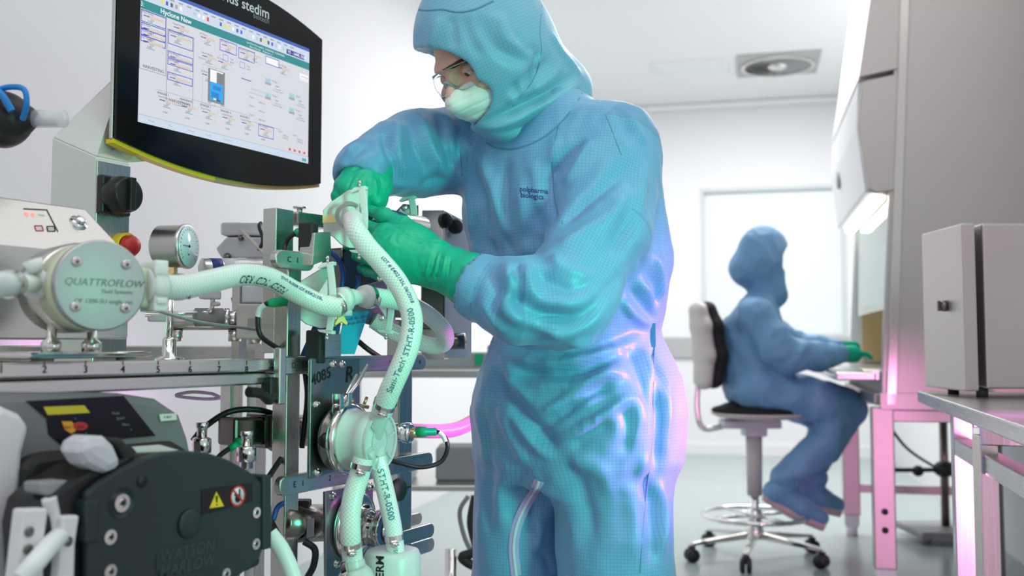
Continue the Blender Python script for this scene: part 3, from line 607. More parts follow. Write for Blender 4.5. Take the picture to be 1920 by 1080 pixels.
o=MB().box((-.42,3.7,.60),(.12,.2,.14)).build('storage_box',m_['lgrey'],bevel=.01); tag(o,'pale box on the lower shelf behind the steel upright','box')
cable('cable_coil',[P(878,930,3.0),P(862,960,3.0),P(872,1010,3.0),P(893,1045,3.0),P(880,985,3.02),P(886,935,3.02)],.007,m_['gink'],'thin grey looped cable hanging left of the worker','cable')
mb=MB(); mb.tube([P(892,930,2.9),P(884,980,2.9),P(893,1030,2.9),P(866,1045,2.9),P(900,1062,2.9),P(935,1030,2.95)],.014,10); tag(mb.build('power_cable',m_['blackm']),'bunched thick black cable low behind the worker','cable')
mb=MB(); mb.tube([P(735,806,2.3),P(780,808,2.3),P(850,806,2.35),P(895,785,2.4),P(935,760,2.5)],.017,14); tag(mb.build('pink_hose',m_['gel_pink']),'translucent pink hose passing behind the green plug towards the worker','hose')
mb=MB(); mb.tube([P(820,600,2.6),P(855,602,2.6),P(900,592,2.6),P(930,585,2.6)],.013,14); tag(mb.build('pink_hose',m_['gel_pink']),'translucent pink hose running behind the worker at glove height','hose')
f=P(845,1055,2.9); mb=MB(); mb.cyl((f.x,f.y,0),(f.x,f.y,f.z+.04),.017); mb.lathe((f.x,f.y,0),Z,[(.04,0),(.04,.01)],20); tag(mb.build('steel_post',m_['polish']),'short polished steel post standing on the floor left of the worker','post')
# ================================================================== process skid
S0=Plane(530,690,1.60,N)          # front plane of the ruler rail / cross bars
def sk(px,py,off=0): return S0.p(px,py,off)
axs=(U,N,Z)
O=sk(0,700); 
def along(p,u=0,n=0,z=0): return Vector(p)+U*u+N*n+Z*z
skid=thing('process_skid','stainless steel process skid with numbered ruler rail, uprights and lettered cross bars','equipment stand',(O.x+.2,O.y+.3,0))
# ruler rail (upper band) and lower band
zt1=sk(530,672).z; zt0=sk(0,712).z; zb1=sk(0,716).z; zb0=sk(0,745).z
pa=sk(-80,690); pb=sk(524,690); Lr=(pb-pa).dot(U); pa=Vector((pa.x,pa.y,0))
mb=MB(); mb.box(along(pa,Lr/2,-.011,(zt1+zt0)/2),(Lr,.022,zt1-zt0),axs); mb.build('ruler_rail',m_['steel'],skid,bevel=.003)
mb=MB(); mb.box(along(pa,Lr/2,-.02,(zb1+zb0)/2),(Lr,.03,zb1-zb0),axs); mb.build('lower_rail',m_['steel'],skid,bevel=.003)
mb=MB(); mb.box(along(pa,Lr/2+.1,-.30,(zt1-.016)),(Lr+.5,.55,.014),axs); mb.build('table_top',m_['steel'],skid,bevel=.003)
mb=MB(); mb.box(along(pa,Lr/2+.25,-.56,zt1+.0065),(Lr+.6,.03,.03),axs); mb.build('rear_rail',m_['steel'],skid,bevel=.003)
mb=MB()
for n_,px in((1,3),(2,84),(3,161),(4,231),(5,297),(6,357),(7,411),(8,463),(9,510)):
    c=sk(px,693,.0006); add_text(mb,str(n_),.0135,c,U,Z,bold=.0002); t=sk(px,680,.0005); mb.box(along(t,.0,0,0),(.0009,.0004,.006),axs)
mb.build('ruler_print',m_['ink'],skid)
# uprights
def post(px0,px1,ytop,ybot,off,name='upright',mat='steelv',dep=.03,toz=None):
    a=sk(px0,800,off); b=sk(px1,800,off); wd=(b-a).dot(U); top=sk((px0+px1)/2,ytop,off).z; bot=0.03 if ybot is None else sk((px0+px1)/2,ybot,off).z
    c=(a+b)/2; mb=MB(); mb.box(Vector((c.x,c.y,(top+bot)/2))-N*dep/2,(wd,dep,top-bot),axs); return mb.build(name,m_[mat],skid,bevel=.002)
post(536,562,470,None,-.012); post(748,773,600,None,-.012); post(512,546,391,662,-.07,'mast','steel',.03)
post(20,50,760,None,-.30); post(430,455,720,None,-.55,'rear_leg'); post(480,500,720,None,-.50,'rear_leg')
def bar(px0,px1,yc,th,off=.006,letter=None,sx=0,extra=()):
    a=sk(px0,yc,off); b=sk(px1,yc,off); L=(b-a).dot(U); zc=a.z; r=th/2; n_=10
    def cap(c,s0): return [c+U*math.cos(t)*r+Z*math.sin(t)*r for t in np.linspace(s0,s0+PI,n_)]
    b=Vector((b.x,b.y,zc)); poly=cap(a+U*r,PI/2)+cap(b-U*r,-PI/2); mb=MB(); mb.extrude(poly,N,.014); o=mb.build('cross_bar',m_['steel'],skid,bevel=.002,label=None)
    mb=MB(); mb.add([a+U*(r+.02)-N*.0141+Z*q for q in(0,)],[]) 
    if letter:
        mb=MB()
        for t,dx in letter: add_text(mb,t,.0135,Vector((a.x,a.y,zc))+U*dx+N*.0006,U,Z)
        mb.build('bar_letter',m_['ink'],o)
    return o
bar(517,590,484,.030,.01,[('C',.032),('1',.052)]); bar(524,800,686,.029,.008,[('D',.034),('1',.056),('3',.30),('4',.40)]); bar(524,812,914,.031,.008,[('E',.036),('1',.056),('2',.125),('3',.185)])
bar(750,815,1012,.028,.0); bar(740,792,985,.024,-.05); bar(640,640+175,1040+35,.028,-.02)
# black clamp lever below the rail
mb=MB(); a=sk(505,735,.0); mb.tube([sk(466,735,.02),sk(490,738,.02),sk(505,750,.01),sk(522,735,0)],.008,10); mb.box(along(sk(510,725,.0),0,0,0),(.03,.02,.03),axs); tag(mb.build('clamp_lever',m_['black'],bevel=.002),'black plastic clamp lever fixed under the end of the ruler rail','clamp')
mb=MB(); mb.box(along(sk(525,705,.012),0,0,0),(.016,.012,.09),axs); o=mb.build('rail_bracket',m_['steelv'],skid,bevel=.002)

# ------------------------------------------------------------------ operator screen
MP=Plane(258,228,1.78,N)
mon=thing('operator_screen','large black glossy operator touch screen with yellow lower edge above the steel pump','monitor',MP.p(400,250,-.1))
s00=MP.p(258,228); s10=MP.p(577,307); SW=(s10-s00).dot(U); s01=MP.p(577,91); SH_=s01.z-(MP.p(577,307)).z; s00=Vector((s00.x,s00.y,(s00.z+s10.z)/2))
def sp_(s_,t,off=0): return s00+U*(s_*SW)+Z*(t*SH_)+N*off
top=[(s_,1.30-.17*((s_-.5)/.6)**2) for s_ in np.linspace(-.1,1.1,25)]; bot=[(s_,-.272+.125*((s_-.5)/.6)**2) for s_ in np.linspace(1.1,-.1,25)]
mb=MB(); mb.extrude([sp_(a,b,0) for a,b in top+bot],N,.006); mb.build('bezel',m_['bezel'],mon,bevel=.0015)
mb=MB(); mb.extrude([sp_(.5+(a-.5)*1.012,.5+(b-.5)*1.004,-.007) for a,b in top+bot],N,.008); mb.build('housing',m_['steel'],mon,bevel=.002)
mb=MB(); mb.box(sp_(.55,.5,-.035),(SW*.8,.040,SH_*.9),axs); mb.build('rear_case',m_['mgrey'],mon,bevel=.006)
for nm,mat,a0,a1 in(('edge_strip','yellow',-.1,.42),('edge_strip','gold',.42,1.1)):
    mb=MB(); ss=np.linspace(a0,a1,20); b2=[(q,-.272+.125*((q-.5)/.6)**2) for q in ss]
    mb.extrude([sp_(q,w_-.001,-.0055) for q,w_ in b2]+[sp_(q,w_-.030,-.0055) for q,w_ in b2[::-1]],N,.02); mb.build(nm,m_[mat],mon)
scr=MB(); names=list(SCR.keys()); mats=[SCR[k] for k in names]
def SC(px,py):
    d=MP.p(px,py)-s00; return d.dot(U)/SW, d.z/SH_
lay=[0]
def rq(s0_,t0,s1_,t1,c):
    lay[0]+=1; o=.0006+lay[0]*.0000022; scr.mi=names.index(c); scr.add([sp_(s0_,t0,o),sp_(s1_,t0,o),sp_(s1_,t1,o),sp_(s0_,t1,o)],[(3,2,1,0)])
def rqp(x0,y0,x1,y1,c): a=SC(x0,y0); b=SC(x1,y1); rq(a[0],b[1],b[0],a[1],c)
def frame(s0_,t0,s1_,t1,c,w_=.004):
    rq(s0_,t0,s1_,t0+w_,c); rq(s0_,t1-w_,s1_,t1,c); h_=w_*SH_/SW; rq(s0_,t0,s0_+h_,t1,c); rq(s1_-h_,t0,s1_,t1,c)
def stx(s_,t,txt,sz,c='dark',bold=0,left=True):
    lay[0]+=1; scr.mi=names.index(c); vs,fs=text_geo(txt,sz*SH_,0,bold); x0=min(v.x for v in vs) if left else 0
    scr.add([sp_(s_,t,.0007+lay[0]*.0000022)+U*(v.x-x0)+Z*v.y for v in vs],[tuple(f)for f in fs])
rq(0,0,1,1,'bg'); rq(0,1.0-.028,1,1.0,'bar'); rq(0,.875,1,.972,'light'); rq(0,.812,1,.875,'teal')
stx(.10,.843,'Hyclone New',.052,'white',.0002); stx(.0,.843,'3:',.05,'white'); stx(.58,.853,'Last Data File Loaded : 12/06/2018, 14:20:00.0000',.022,'white'); stx(.60,.828,'Base_Data.bat    Retention_1',.022,'white')
rq(.84,.885,.965,.925,'navy'); stx(.848,.905,'V5 - 1600L 5GB',.034,'white',.0002)
random.seed(3)
for i in range(30):
    s_=.10+i*.0245
    if i in(5,6,11,12,19,20): continue
    rq(s_,.90,s_+.012,.93,random.choice(['white','icon','dark','yel','red','grey','icon','white','blue'][:9]))
for i in range(18): rq(.10+i*.045,.945,.10+i*.045+.024,.957,'grey')
def block(s_,t,w_=.105,outline=None,h_=.10,val='green'):
    if outline: rq(s_,t-h_,s_+w_,t,'bg'); frame(s_,t-h_,s_+w_,t,outline,.006)
    stx(s_+.006,t-.014,random.choice(['Feed Pump 1','Foam Temp','Ind. Weight 1','Air Flow 1','Set Point','Vessel Weight']),.020)
    rq(s_+.03,t-.045,s_+w_-.012,t-.026,'tan'); rq(s_+.012,t-.040,s_+.04,t-.034,'navy'); stx(s_+.045,t-.055,'22.0',.020); 
    rq(s_+.03,t-.084,s_+.07,t-.079,val); stx(s_+.034,t-.070,'0.000',.018); stx(s_+w_-.018,t-.085,'o',.018,'red' if outline else 'grey')
# left harvesting columns
frame(.0,.38,.132,.81,'grey',.005); frame(.135,.19,.277,.735,'grey',.006)
rq(.003,.385,.129,.805,'bg'); stx(.018,.405,'HARVESTING',.032,'dark',.0001); stx(.150,.215,'HARVESTING',.034,'dark',.0001)
block(.004,.805,.124,'blue',.085); 
for k in range(3): block(.004,.715-.046*k,.124,'blue',.046)
block(.14,.73,.132,'blue',.105); block(.14,.575,.132,'blue',.05); block(.14,.522,.132,'blue',.05); block(.14,.42,.132,'blue',.06)
for s_,t in((.155,.80),(.30,.80),(.31,.66),(.40,.66),(.58,.80),(.77,.78),(.31,.52)): block(s_,t)
block(.42,.80,.10,'blue',.09); block(.53,.79,.10,'blue',.09); rq(.70,.74,.79,.80,'white'); frame(.70,.735,.79,.80,'blue',.006)
for s_,t in((.42,.69),(.52,.68)): frame(s_+.02,t-.05,s_+.05,t,'blue',.003); stx(s_,t-.02,'>',.02); stx(s_+.06,t-.02,'Total',.018); stx(s_+.062,t-.045,'00.00',.018)
stx(.30,.60,'Totalisator',.018); rq(.55,.545,.61,.551,'navy')
# vessel
frame(.325,.26,.40,.56,'grey',.0025); rq(.40,.56,.44,.5625,'grey'); rq(.357,.290,.452,.545,'steelg'); rq(.368,.302,.442,.540,'white'); rq(.405,.42,.442,.53,'steelg'); rq(.368,.302,.442,.445,'liq'); rq(.376,.325,.42,.37,'liqd'); rq(.385,.39,.43,.42,'liqd'); rq(.39,.312,.404,.326,'white'); rq(.406,.306,.428,.322,'dark')
rq(.357,.278,.378,.288,'grey'); rq(.432,.278,.452,.288,'grey')
for s_,t in((.70,.62),(.70,.50),(.86,.56),(.86,.44)):
    rq(s_,t-.055,s_+.038,t,'icon'); rq(s_,t-.055,s_+.038,t-.035,'grey'); stx(s_+.012,t-.02,'~',.03); stx(s_+.048,t-.01,'Pump %d'%1,.022); stx(s_+.065,t-.045,'0.000',.02); rq(s_+.065,t-.070,s_+.105,t-.065,'green'); stx(s_+.05,t-.085,'Constant Output',.017)
for k in range(3): stx(.60,.42-.07*k,'Timer %d'%(k+1),.020); stx(.66,.40-.07*k,'0.00 hour',.020)
stx(.61,.49,'TURNDOWN 0.5',.020,'grey'); stx(.60,.455,'DRAW DOWN 0.5',.020,'grey')
rq(.08,.265,.62,.268,'grey'); rq(.62,.225,.80,.228,'grey'); rq(.80,.185,.801,.228,'grey')
for k,s_ in enumerate((.09,.205,.315,.43,.545)): stx(s_,.245,random.choice(['HEADSPACE','SPARGER %d'%(k+1)]),.022,'dark',.0001); block(s_,.235,.10); stx(s_+.03,.115,'0.000',.02); rq(s_+.1,.2,s_+.1008,.268,'grey')
block(.66,.225,.10,'blue',.10); stx(.68,.105,'0.000',.02)
for s_ in(.79,.89): stx(s_,.21,'Scale 1',.02); stx(s_+.03,.185,'0.002 kg',.019); stx(s_+.03,.165,'0.000 kg',.019)
rq(0,.0,1,.055,'light'); rq(0,.055,1,.058,'grey')
for k,t_ in enumerate(('Phases','Main','Reactors','Config','Parameters')): stx(.05+.10*k,.028,t_,.020,'grey')
for k in range(4): rq(.862+.034*k,.072,.876+.034*k,.092,'red')
rq(.955,.01,.985,.035,'green'); rq(.93,.70,.995,.76,'white'); rq(.93,.71,.995,.712,'grey'); stx(.94,.735,'Acknowledge',.016)
scr.build('display',mats,mon)
mb=MB(); add_text(mb,'sartorius stedim',.0,(0,0,0),U,Z) if False else None
# lettering on the bezel above the screen
def bez(txt,px,py,sz,right=True,bold=.0003):
    a=SC(px,py); vs,fs=text_geo(txt,sz*SH_,0,bold); x1=max(v.x for v in vs); mb.add([sp_(a[0],a[1],.0006)+U*(v.x-x1)+Z*v.y for v in vs],fs)
bez('sartorius stedim',504,28,.118); mb.build('maker_lettering',m_['wink'],mon)
mb=MB(); bez('biotech',504,41,.062,bold=.0001); mb.build('maker_lettering',m_['gink'],mon)
# ------------------------------------------------------------------ column with rotary switch, carrying the screen
CPn=(.05,-1,0)
K=Plane(180,400,1.72,N); K2=Plane(140,400,1.72,(-.35,-.94,0))
arm=thing('screen_column','tall pale grey boxed steel column with angled arm holding the operator screen','column',(K.p(180,500).x,K.p(180,500).y+.05,zt1-.009))
e0=K.p(178,400); e1=K.p(241,400); wN=(e1-e0).dot(U)
def kz(y): return P(180,y,e0.y).z
eL=Vector((e0.x,e0.y,0)); eR=eL+U*wN; back=Vector((-.915,.40,0)).normalized()*.15
# back-left side panel (pale) seen beside the front strip: px 95..178
qL=RP(95,345,e0,Vector((.40,.915,0)))
lw=Vector((qL.x-eL.x,qL.y-eL.y,0)); 
prof_=[(0,zt1-.009),(0,kz(293))]
zb_=zt1-.009
mb=MB()
a0=eL+Z*zb_; a1=eL+Z*kz(293); b0=eL+lw+Z*zb_; b1=eL+lw+Z*kz(247)
c1=K.p(300,255,-.03); c0=K.p(300,290,-.03)
armR=U*.30+Z*.09
poly_side=[eL+lw+Z*zb_,eL+Z*zb_,a1,a1+U*.155+Z*.045,a1+U*.155+Z*.16,b1+U*.0]
# solid prism: side outline in plane spanned by lw/Z, extruded along the strip width
def solid(poly,vec):
    mb=MB(); k=len(poly); vs=poly+[p+vec for p in poly]; fs=[tuple(range(k)),tuple(range(2*k-1,k-1,-1))]+[(i,k+i,k+(i+1)%k,(i+1)%k) for i in range(k)]; mb.add(vs,fs); return mb
mbx=MB(); vs=[eL+Z*zb_,eR+Z*zb_,eR+lw+Z*zb_,eL+lw+Z*zb_]; topz=[kz(293),kz(293),kz(247),kz(247)]; vs2=[Vector((v.x,v.y,t)) for v,t in zip(vs,topz)]
mbx.add(vs+vs2,[(3,2,1,0),(4,5,6,7),(0,1,5,4),(1,2,6,5),(2,3,7,6),(3,0,4,7)]); mbx.build('column_box',m_['column'],arm,bevel=.003)
mb=MB(); mb.box((eL+eR)/2+N*.0015+Z*((zb_+kz(300))/2),(wN,.003,kz(300)-zb_),axs); mb.build('front_plate',m_['steelv'],arm,bevel=.001)
# arm from column head to the back of the screen
t0=[eL+Z*kz(293),eR+Z*kz(293),eR+lw+Z*kz(247),eL+lw+Z*kz(247)]
ctr=sp_(.25,.05,-.085); t1=[ctr+Z*(-.045)-U*.08,ctr+Z*(-.045)+U*.06,ctr+Z*.11+U*.06,ctr+Z*.11-U*.08]
mb=MB(); mb.add(t0+t1,[(3,2,1,0),(4,5,6,7),(0,1,5,4),(1,2,6,5),(2,3,7,6),(3,0,4,7)]); mb.build('arm',m_['column'],arm,bevel=.003)
sw=thing('rotary_switch','black rotary isolator switch with grip on the front of the screen column','switch',K.p(212,370,.02))
c=K.p(208,368,.003); mb=MB(); mb.box(c+N*.008,(.062,.016,.068),axs); mb.build('base_plate',m_['black'],sw,bevel=.003)
mb=MB(); mb.lathe(c+N*.016,N,[(.034,0),(.034,.012),(.031,.030),(.028,.033)],32); mb.box(c+N*.052,(.012,.012,.058),axs); mb.build('knob',m_['black'],sw,bevel=.001)
# emergency stop
es=thing('emergency_stop','red mushroom emergency stop button with yellow shroud behind the round pump','button',K.p(232,455,.02))
c=K.p(228,462,.003); mb=MB(); mb.ring(c+N*.016,N,.024,.019,.016,28); mb.build('shroud',m_['yellow'],es)
mb=MB(); mb.lathe(c,N,[(.012,0),(.012,.012),(.018,.016),(.019,.026),(.015,.033),(.004,.036)],28); mb.build('button',m_['red'],es)
# ------------------------------------------------------------------ steel pump with round disc head
nd=Vector((.69,-.724,0)).normalized(); DY=1.22
dc=P(190,535,DY); dx_,dy_,_=basis(nd); dx_=Z.cross(nd).normalized()
DR=.0565
pq=thing('rotary_pump','stainless steel pump unit with round engraved disc head and sloped control panel','pump',(P(120,600,1.35).x,P(120,600,1.35).y,zt1-.009))
mb=MB(); mb.lathe(dc,nd,[(DR*.97,0),(DR,-.0015),(DR,-.010)][::-1],64); mb.build('head_disc',m_['disc'],pq,bevel=.0006)
mb=MB(); mb.lathe(dc,nd,[(DR*.985,-.0105),(DR*.99,-.030),(DR*.97,-.036),(DR*.97,-.066)][::-1],48); mb.build('pump_chamber',m_['cream'],pq)
mb=MB(); mb.lathe(dc,nd,[(DR*.93,-.066),(DR*1.03,-.070),(DR*1.03,-.13)][::-1],48); mb.build('drive_flange',m_['steel'],pq)
for a in(R(42),R(138),R(222),R(318)):
    c=dc+(dx_*math.cos(a)+Z*math.sin(a))*DR*.73; mb=MB(); mb.lathe(c,nd,[(.0062,0),(.0062,.0022),(.0052,.003)],20); b_=mb.build('screw',m_['polish'],pq)
    mb=MB(); mb.lathe(c+nd*.0031,nd,[(.0026,0),(.0026,.0002)],6); mb.build('hex_socket',m_['dsteel'],b_)
mb=MB(); add_text(mb,'QUATTROFLOW',.0128,dc+Z*.003+dx_*.004+nd*.0008,dx_,Z,.25,0); add_text(mb,'Fluid Systems',.0072,dc-Z*.0075+dx_*.020+nd*.0008,dx_,Z); add_text(mb,'QF 1200-SU single use',.0078,dc-Z*.020+dx_*.004+nd*.0008,dx_,Z); mb.build('engraving',m_['dsteel'],pq)
# inlet and outlet
rt=dx_
mb=MB(); a=dc+rt*DR*.90-nd*.028; mb.box(a+rt*.013,(.030,.034,.052),(rt,nd,Z)); mb.build('outlet_port',m_['cream'],pq,bevel=.005)
oc=P(289,537,1.285); mb=MB(); mb.box(oc,(.018,.046,.066),(rt,nd,Z)); mb.box(oc+Z*-.02+nd*.024,(.014,.004,.008),(rt,nd,Z)); mb.lathe(oc,rt,[(.022,-.012),(.027,-.006),(.027,.008),(.02,.014)],24); mb.build('outlet_clamp',m_['trans'],pq,bevel=.004)
ic=P(60,530,1.17); mb=MB(); mb.cyl(P(98,532,1.24),P(68,532,1.22),.016,.013); mb.cyl(P(70,532,1.22),P(20,532,1.16),.011); mb.lathe(P(72,532,1.22),(P(20,532,1.16)-P(72,532,1.22)),[(.019,0),(.019,.009)],24); mb.build('inlet_port',m_['trans'],pq)
mb=MB(); mb.cyl(P(68,508,1.21),P(60,488,1.205),.008,.012,16); mb.build('wing_nut',m_['trans'],pq)
mb=MB(); mb.cyl(P(30,532,1.17),P(-12,535,1.12),.0150); ih=mb.build('inlet_hose',m_['hose']); tag(ih,'short translucent braided hose stub entering the round pump from the left','hose')
mb=MB(); mb.ring(P(14,533,1.15),(P(-12,535,1.12)-P(30,532,1.17)),.0170,.0148,.008,28); mb.build('hose_clamp',m_['polish'],ih)
# pump body: box with sloped panel
HP=Plane(150,500,1.43,N)
def h3(px,py,off=0): return HP.p(px,py,off)
prof3=[(-30,368),(184,392),(236,468),(242,636),(-30,640)]
pn=Vector((N.x,N.y,.55)).normalized()
zb2=zt1-.009+.028
b1=h3(242,560); 
def hz(py): return h3(200,py).z
xs0=h3(-60,560); L3=(b1-xs0).dot(U); q0=Vector((xs0.x,xs0.y,0))
z1_=hz(636); z1_=max(z1_,zb2); z2_=hz(478); z3_=h3(184,393,-.05).z
endx=lambda off:0
def cs(u,n,z): return q0+U*u+N*n+Z*z
mb=MB(); L4=L3-.035
pr=[(0,z1_),(0,z2_),(-.06,z3_),(-.22,z3_),(-.22,z1_)]
vs=[cs(0,n,z) for n,z in pr]+[cs(L3 if i in(0,1) or i==4 else L4,n,z) for i,(n,z) in enumerate(pr)]
k=5; mb.add(vs,[tuple(range(k))[::-1],tuple(range(k,2*k))]+[(i,(i+1)%k,k+(i+1)%k,k+i) for i in range(k)]); mb.build('housing',m_['steel'],pq,bevel=.003)
sn=Vector((N.x*(z3_-z2_),N.y*(z3_-z2_),.06)).normalized(); sup=(Z*(z3_-z2_)-N*.06).normalized(); sp0=cs(0,0,z2_)
def slp(px,py,off=.0008): return RP(px,py,sp0,sn,off)
mb=MB(); add_text(mb,'0 0',.0125,slp(56,402),U,sup,.1,.0001); mb.build('digit_display',M_('red_digits',(.8,.1,.1),.4,emit=(1,.35,.30),es=.9),pq)
mb=MB(); 
for a,b in(((44,391),(88,393)),((88,393),(109,434))): mb.beam(slp(*a),slp(*b),.001,.0006,sn)
for x0_,y0_,x1_,y1_ in((88,424,104,433),):
    for a,b in(((x0_,y0_),(x1_-2,y0_)),((x1_-2,y0_),(x1_,y1_)),((x0_+2,y1_),(x1_,y1_)),((x0_,y0_),(x0_+2,y1_))): mb.beam(slp(*a),slp(*b),.0009,.0006,sn)
add_text(mb,'l/min',.005,slp(78,403),U,sup); add_text(mb,'EXT',.005,slp(96,429),U,sup); mb.build('panel_print',m_['ink'],pq)
mb=MB()
for a,b in(((65,423),(79,423)),((79,423),(82,432)),((68,432),(82,432)),((65,423),(68,432))): mb.beam(slp(*a),slp(*b),.0009,.0006,sn)
add_text(mb,'STOP',.004,slp(73,428),U,sup); mb.build('panel_print',m_['red'],pq)
c=slp(147,418,0); mb=MB(); mb.lathe(c,sn,[(.0135,0),(.0135,.0015),(.0105,.0025),(.0105,.003)],28); mb.lathe(c+sn*.003,sn,[(.0075,0),(.0075,.006),(.006,.007)],24); mb.build('push_button',m_['chrome'],pq)
# base plate and feet
mb=MB(); bpz=zt1+.012; mb.extrude([along(sk(8,640),0,0,0)*1]*0 or [Vector((*(RP(x,y,(0,0,bpz),Z)).xy,bpz)) for x,y in()] or [cs(.02,.10,bpz),cs(L3+.02,.03,bpz),cs(L3+.02,-.1,bpz),cs(.02,-.1,bpz)],Z,.009); mb.build('base_plate',m_['polish'],pq,bevel=.003)
for px,Yf in((97,1.26),(172,1.31)):
    q=P(px,630,Yf); mb=MB(); mb.lathe((q.x,q.y,bpz),Z,[(.0125,0),(.0125,.012),(.006,.018),(.006,.036)],20); mb.build('standoff',m_['polish'],pq)
for u_,n_ in((.06,.07),(L3-.02,.02)):
    q=cs(u_,n_,0); mb=MB(); mb.lathe((q.x,q.y,zt1-.009),Z,[(.014,0),(.014,.012)],20); mb.build('rubber_foot',m_['mgrey'],pq)
# ------------------------------------------------------------------ peristaltic pump (bottom left)
PP=Plane(350,950,1.25,N); pp=PP.p
per=thing('peristaltic_pump','grey peristaltic pump with dark round-topped head, black keypad and silver tube guides','pump',(PP.p(200,1000).x,PP.p(200,1000).y,.30))
ctrl=[(-40,735),(230,737),(300,748),(340,775),(356,820),(362,850),(362,1200),(-40,1260)]
mb=MB(); mb.extrude([pp(x,y,-.12) for x,y in ctrl],N,.20); mb.build('controller_body',m_['pgrey'],per,bevel=.012)
mb=MB(); mb.extrude([pp(x,y,-.105) for x,y in [(-40,778),(8,762),(40,776),(58,800),(44,850),(22,1200),(-40,1230)]],N,.05); mb.build('side_shell',m_['wpaint'],per,bevel=.008)
mb=MB(); mb.extrude([pp(x,y,-.1185) for x,y in [(50,752),(232,742),(292,817),(114,833),(92,815),(88,785)]],N,.003); kp=mb.build('keypad',m_['bezel'],per)
mb=MB(); mb.extrude([pp(x,y,-.1175) for x,y in [(82,763),(158,760),(169,774),(90,778)]],N,.001); mb.build('lcd',m_['lcd'],kp)
mb=MB(); mb.extrude([pp(x,y,-.1175) for x,y in [(116,790),(134,790),(142,798),(142,808),(134,813),(122,806)]],N,.001); mb.build('start_key',m_['orange'],kp)
mb=MB(); mb.extrude([pp(151+14*math.cos(t),799+8*math.sin(t),-.1172) for t in np.linspace(0,2*PI,20)[:-1]],N,.001); mb.build('stop_key',m_['red'],kp)
mb=MB()
for t_,x,y in(('Start',127,801),('Stop',151,800)): add_text(mb,t_,.0052,pp(x,y,-.1168),U,Z)
mb.build('key_print',m_['ink'],kp)
mb=MB()
for t_,x,y in(('Mode',217,775),('Speed',226,784),('Menu',236,796),('^',141,786),('v',161,812),('<',246,806)): add_text(mb,t_,.0052,pp(x,y,-.1170),U,Z)
mb.build('key_print',m_['gink'],kp)
mb=MB(); mb.extrude([pp(x,y,-.117) for x,y in [(299,777),(330,775),(332,787),(302,790)]],N,.002); stk=mb.build('sticker',m_['pap'],per); mb=MB(); add_text(mb,'P-4031',.005,pp(315,782,-.1165),U,Z); mb.build('sticker_print',m_['ink'],stk)
# inner dark recess
mb=MB(); mb.extrude([pp(x,y,-.095) for x,y in [(30,1200),(48,880),(62,856),(100,848),(330,828),(360,845),(366,1200)]],N,.03); mb.build('recess_frame',m_['blackm'],per,bevel=.01)
# head cover plate
cv=[]
for t in np.linspace(-PI*.90,-PI*.08,26): cv.append((352+170*math.cos(t),985+141*math.sin(t)))
cv=[(x,y) for x,y in cv if x>188]
poly=[(163,925),(188,903),(225,880),(270,858),(310,848),(350,845),(392,849),(430,862),(468,883),(494,905),(494,1030),(488,1048),(450,1080),(400,1110),(330,1130),(188,1150),(163,1150)]
mb=MB(); mb.extrude([pp(x,y,0) for x,y in poly],N,.012); mb.build('head_cover',m_['dgreen'],per,bevel=.004)
mb=MB(); mb.extrude([pp(x,y,-.013) for x,y in [(80,990),(90,940),(130,905),(190,870),(260,850),(350,847),(430,865),(490,905),(490,1060),(300,1150),(90,1150)]],N,.075); mb.build('head_body',m_['black'],per,bevel=.006)
mb=MB(); mb.extrude([pp(x,y,.004) for x,y in [(494,892),(510,890),(510,1028),(494,1032)]],N,.05); mb.build('hinge_block',m_['dgreen'],per,bevel=.003)
mb=MB(); mb.extrude([pp(x,y,.002) for x,y in [(160,938),(190,936),(186,1018),(160,1020)]],N,.03); mb.build('latch_block',m_['dgreen'],per,bevel=.003)
for x,y,r_ in((228,943,.0105),(206,1007,.0085),(206,1072,.0085),(480,961,.0075),(479,1020,.0075),(423,1076,.0075)):
    c=pp(x,y,.0); mb=MB(); mb.ring(c+N*.0018,N,r_,r_*.55,.0025,24); mb.lathe(c,N,[(r_*.62,0),(r_*.62,.0012)],20); b_=mb.build('cover_screw',m_['polish'],per); mb=MB(); mb.lathe(c+N*.0013,N,[(r_*.32,0),(r_*.32,.0003)],6); mb.build('hex_socket',m_['black'],b_)
mb=MB(); mb.lathe(pp(228,943,-.0),N,[(.019,0),(.018,.0012),(.0175,.0002)],28); mb.build('washer',m_['dgreen'],per)
mb=MB(); mb.lathe(pp(354,982),N,[(.018,0),(.018,.003),(.016,.0045),(.002,.003)],36); mb.build('centre_cap',m_['dgreen'],per)
mb=MB(); mb.lathe(pp(266,903),N,[(.007,0),(.007,.0015)],24); mb.build('plug',m_['black'],per)
mb=MB(); mb.extrude([pp(x,y,.0008) for x,y in [(378,918),(473,905),(473,940),(378,966)]],N,.0008); ws=mb.build('warning_label',m_['bezel'],per)
mb=MB(); mb.extrude([pp(x,y,.0014) for x,y in [(406,922),(420,949),(393,953)]],N,.0004); mb.build('warning_triangle',m_['yellow'],ws)
mb=MB(); mb.extrude([pp(x,y,.0018) for x,y in [(404.5,930),(408.5,929.5),(407.8,942),(405.6,942.3)]],N,.0003); mb.lathe(pp(406.8,946.5,.0018),N,[(.0011,0),(.0011,.0002)],12); mb.build('exclamation_mark',m_['ink'],ws)
c=pp(446,930,.0014); mb=MB(); mb.ring(c+N*.0002,N,.0140,.0115,.0004,36); mb.box(c+N*.0007,(.0235,.0003,.0026),((U-Z).normalized(),N,(U+Z).normalized())); mb.build('prohibition_ring',m_['red'],ws)
mb=MB(); mb.lathe(c-N*.0003,N,[(.0118,0),(.0118,.0003)],32); mb.build('symbol_ground',m_['wink'],ws)
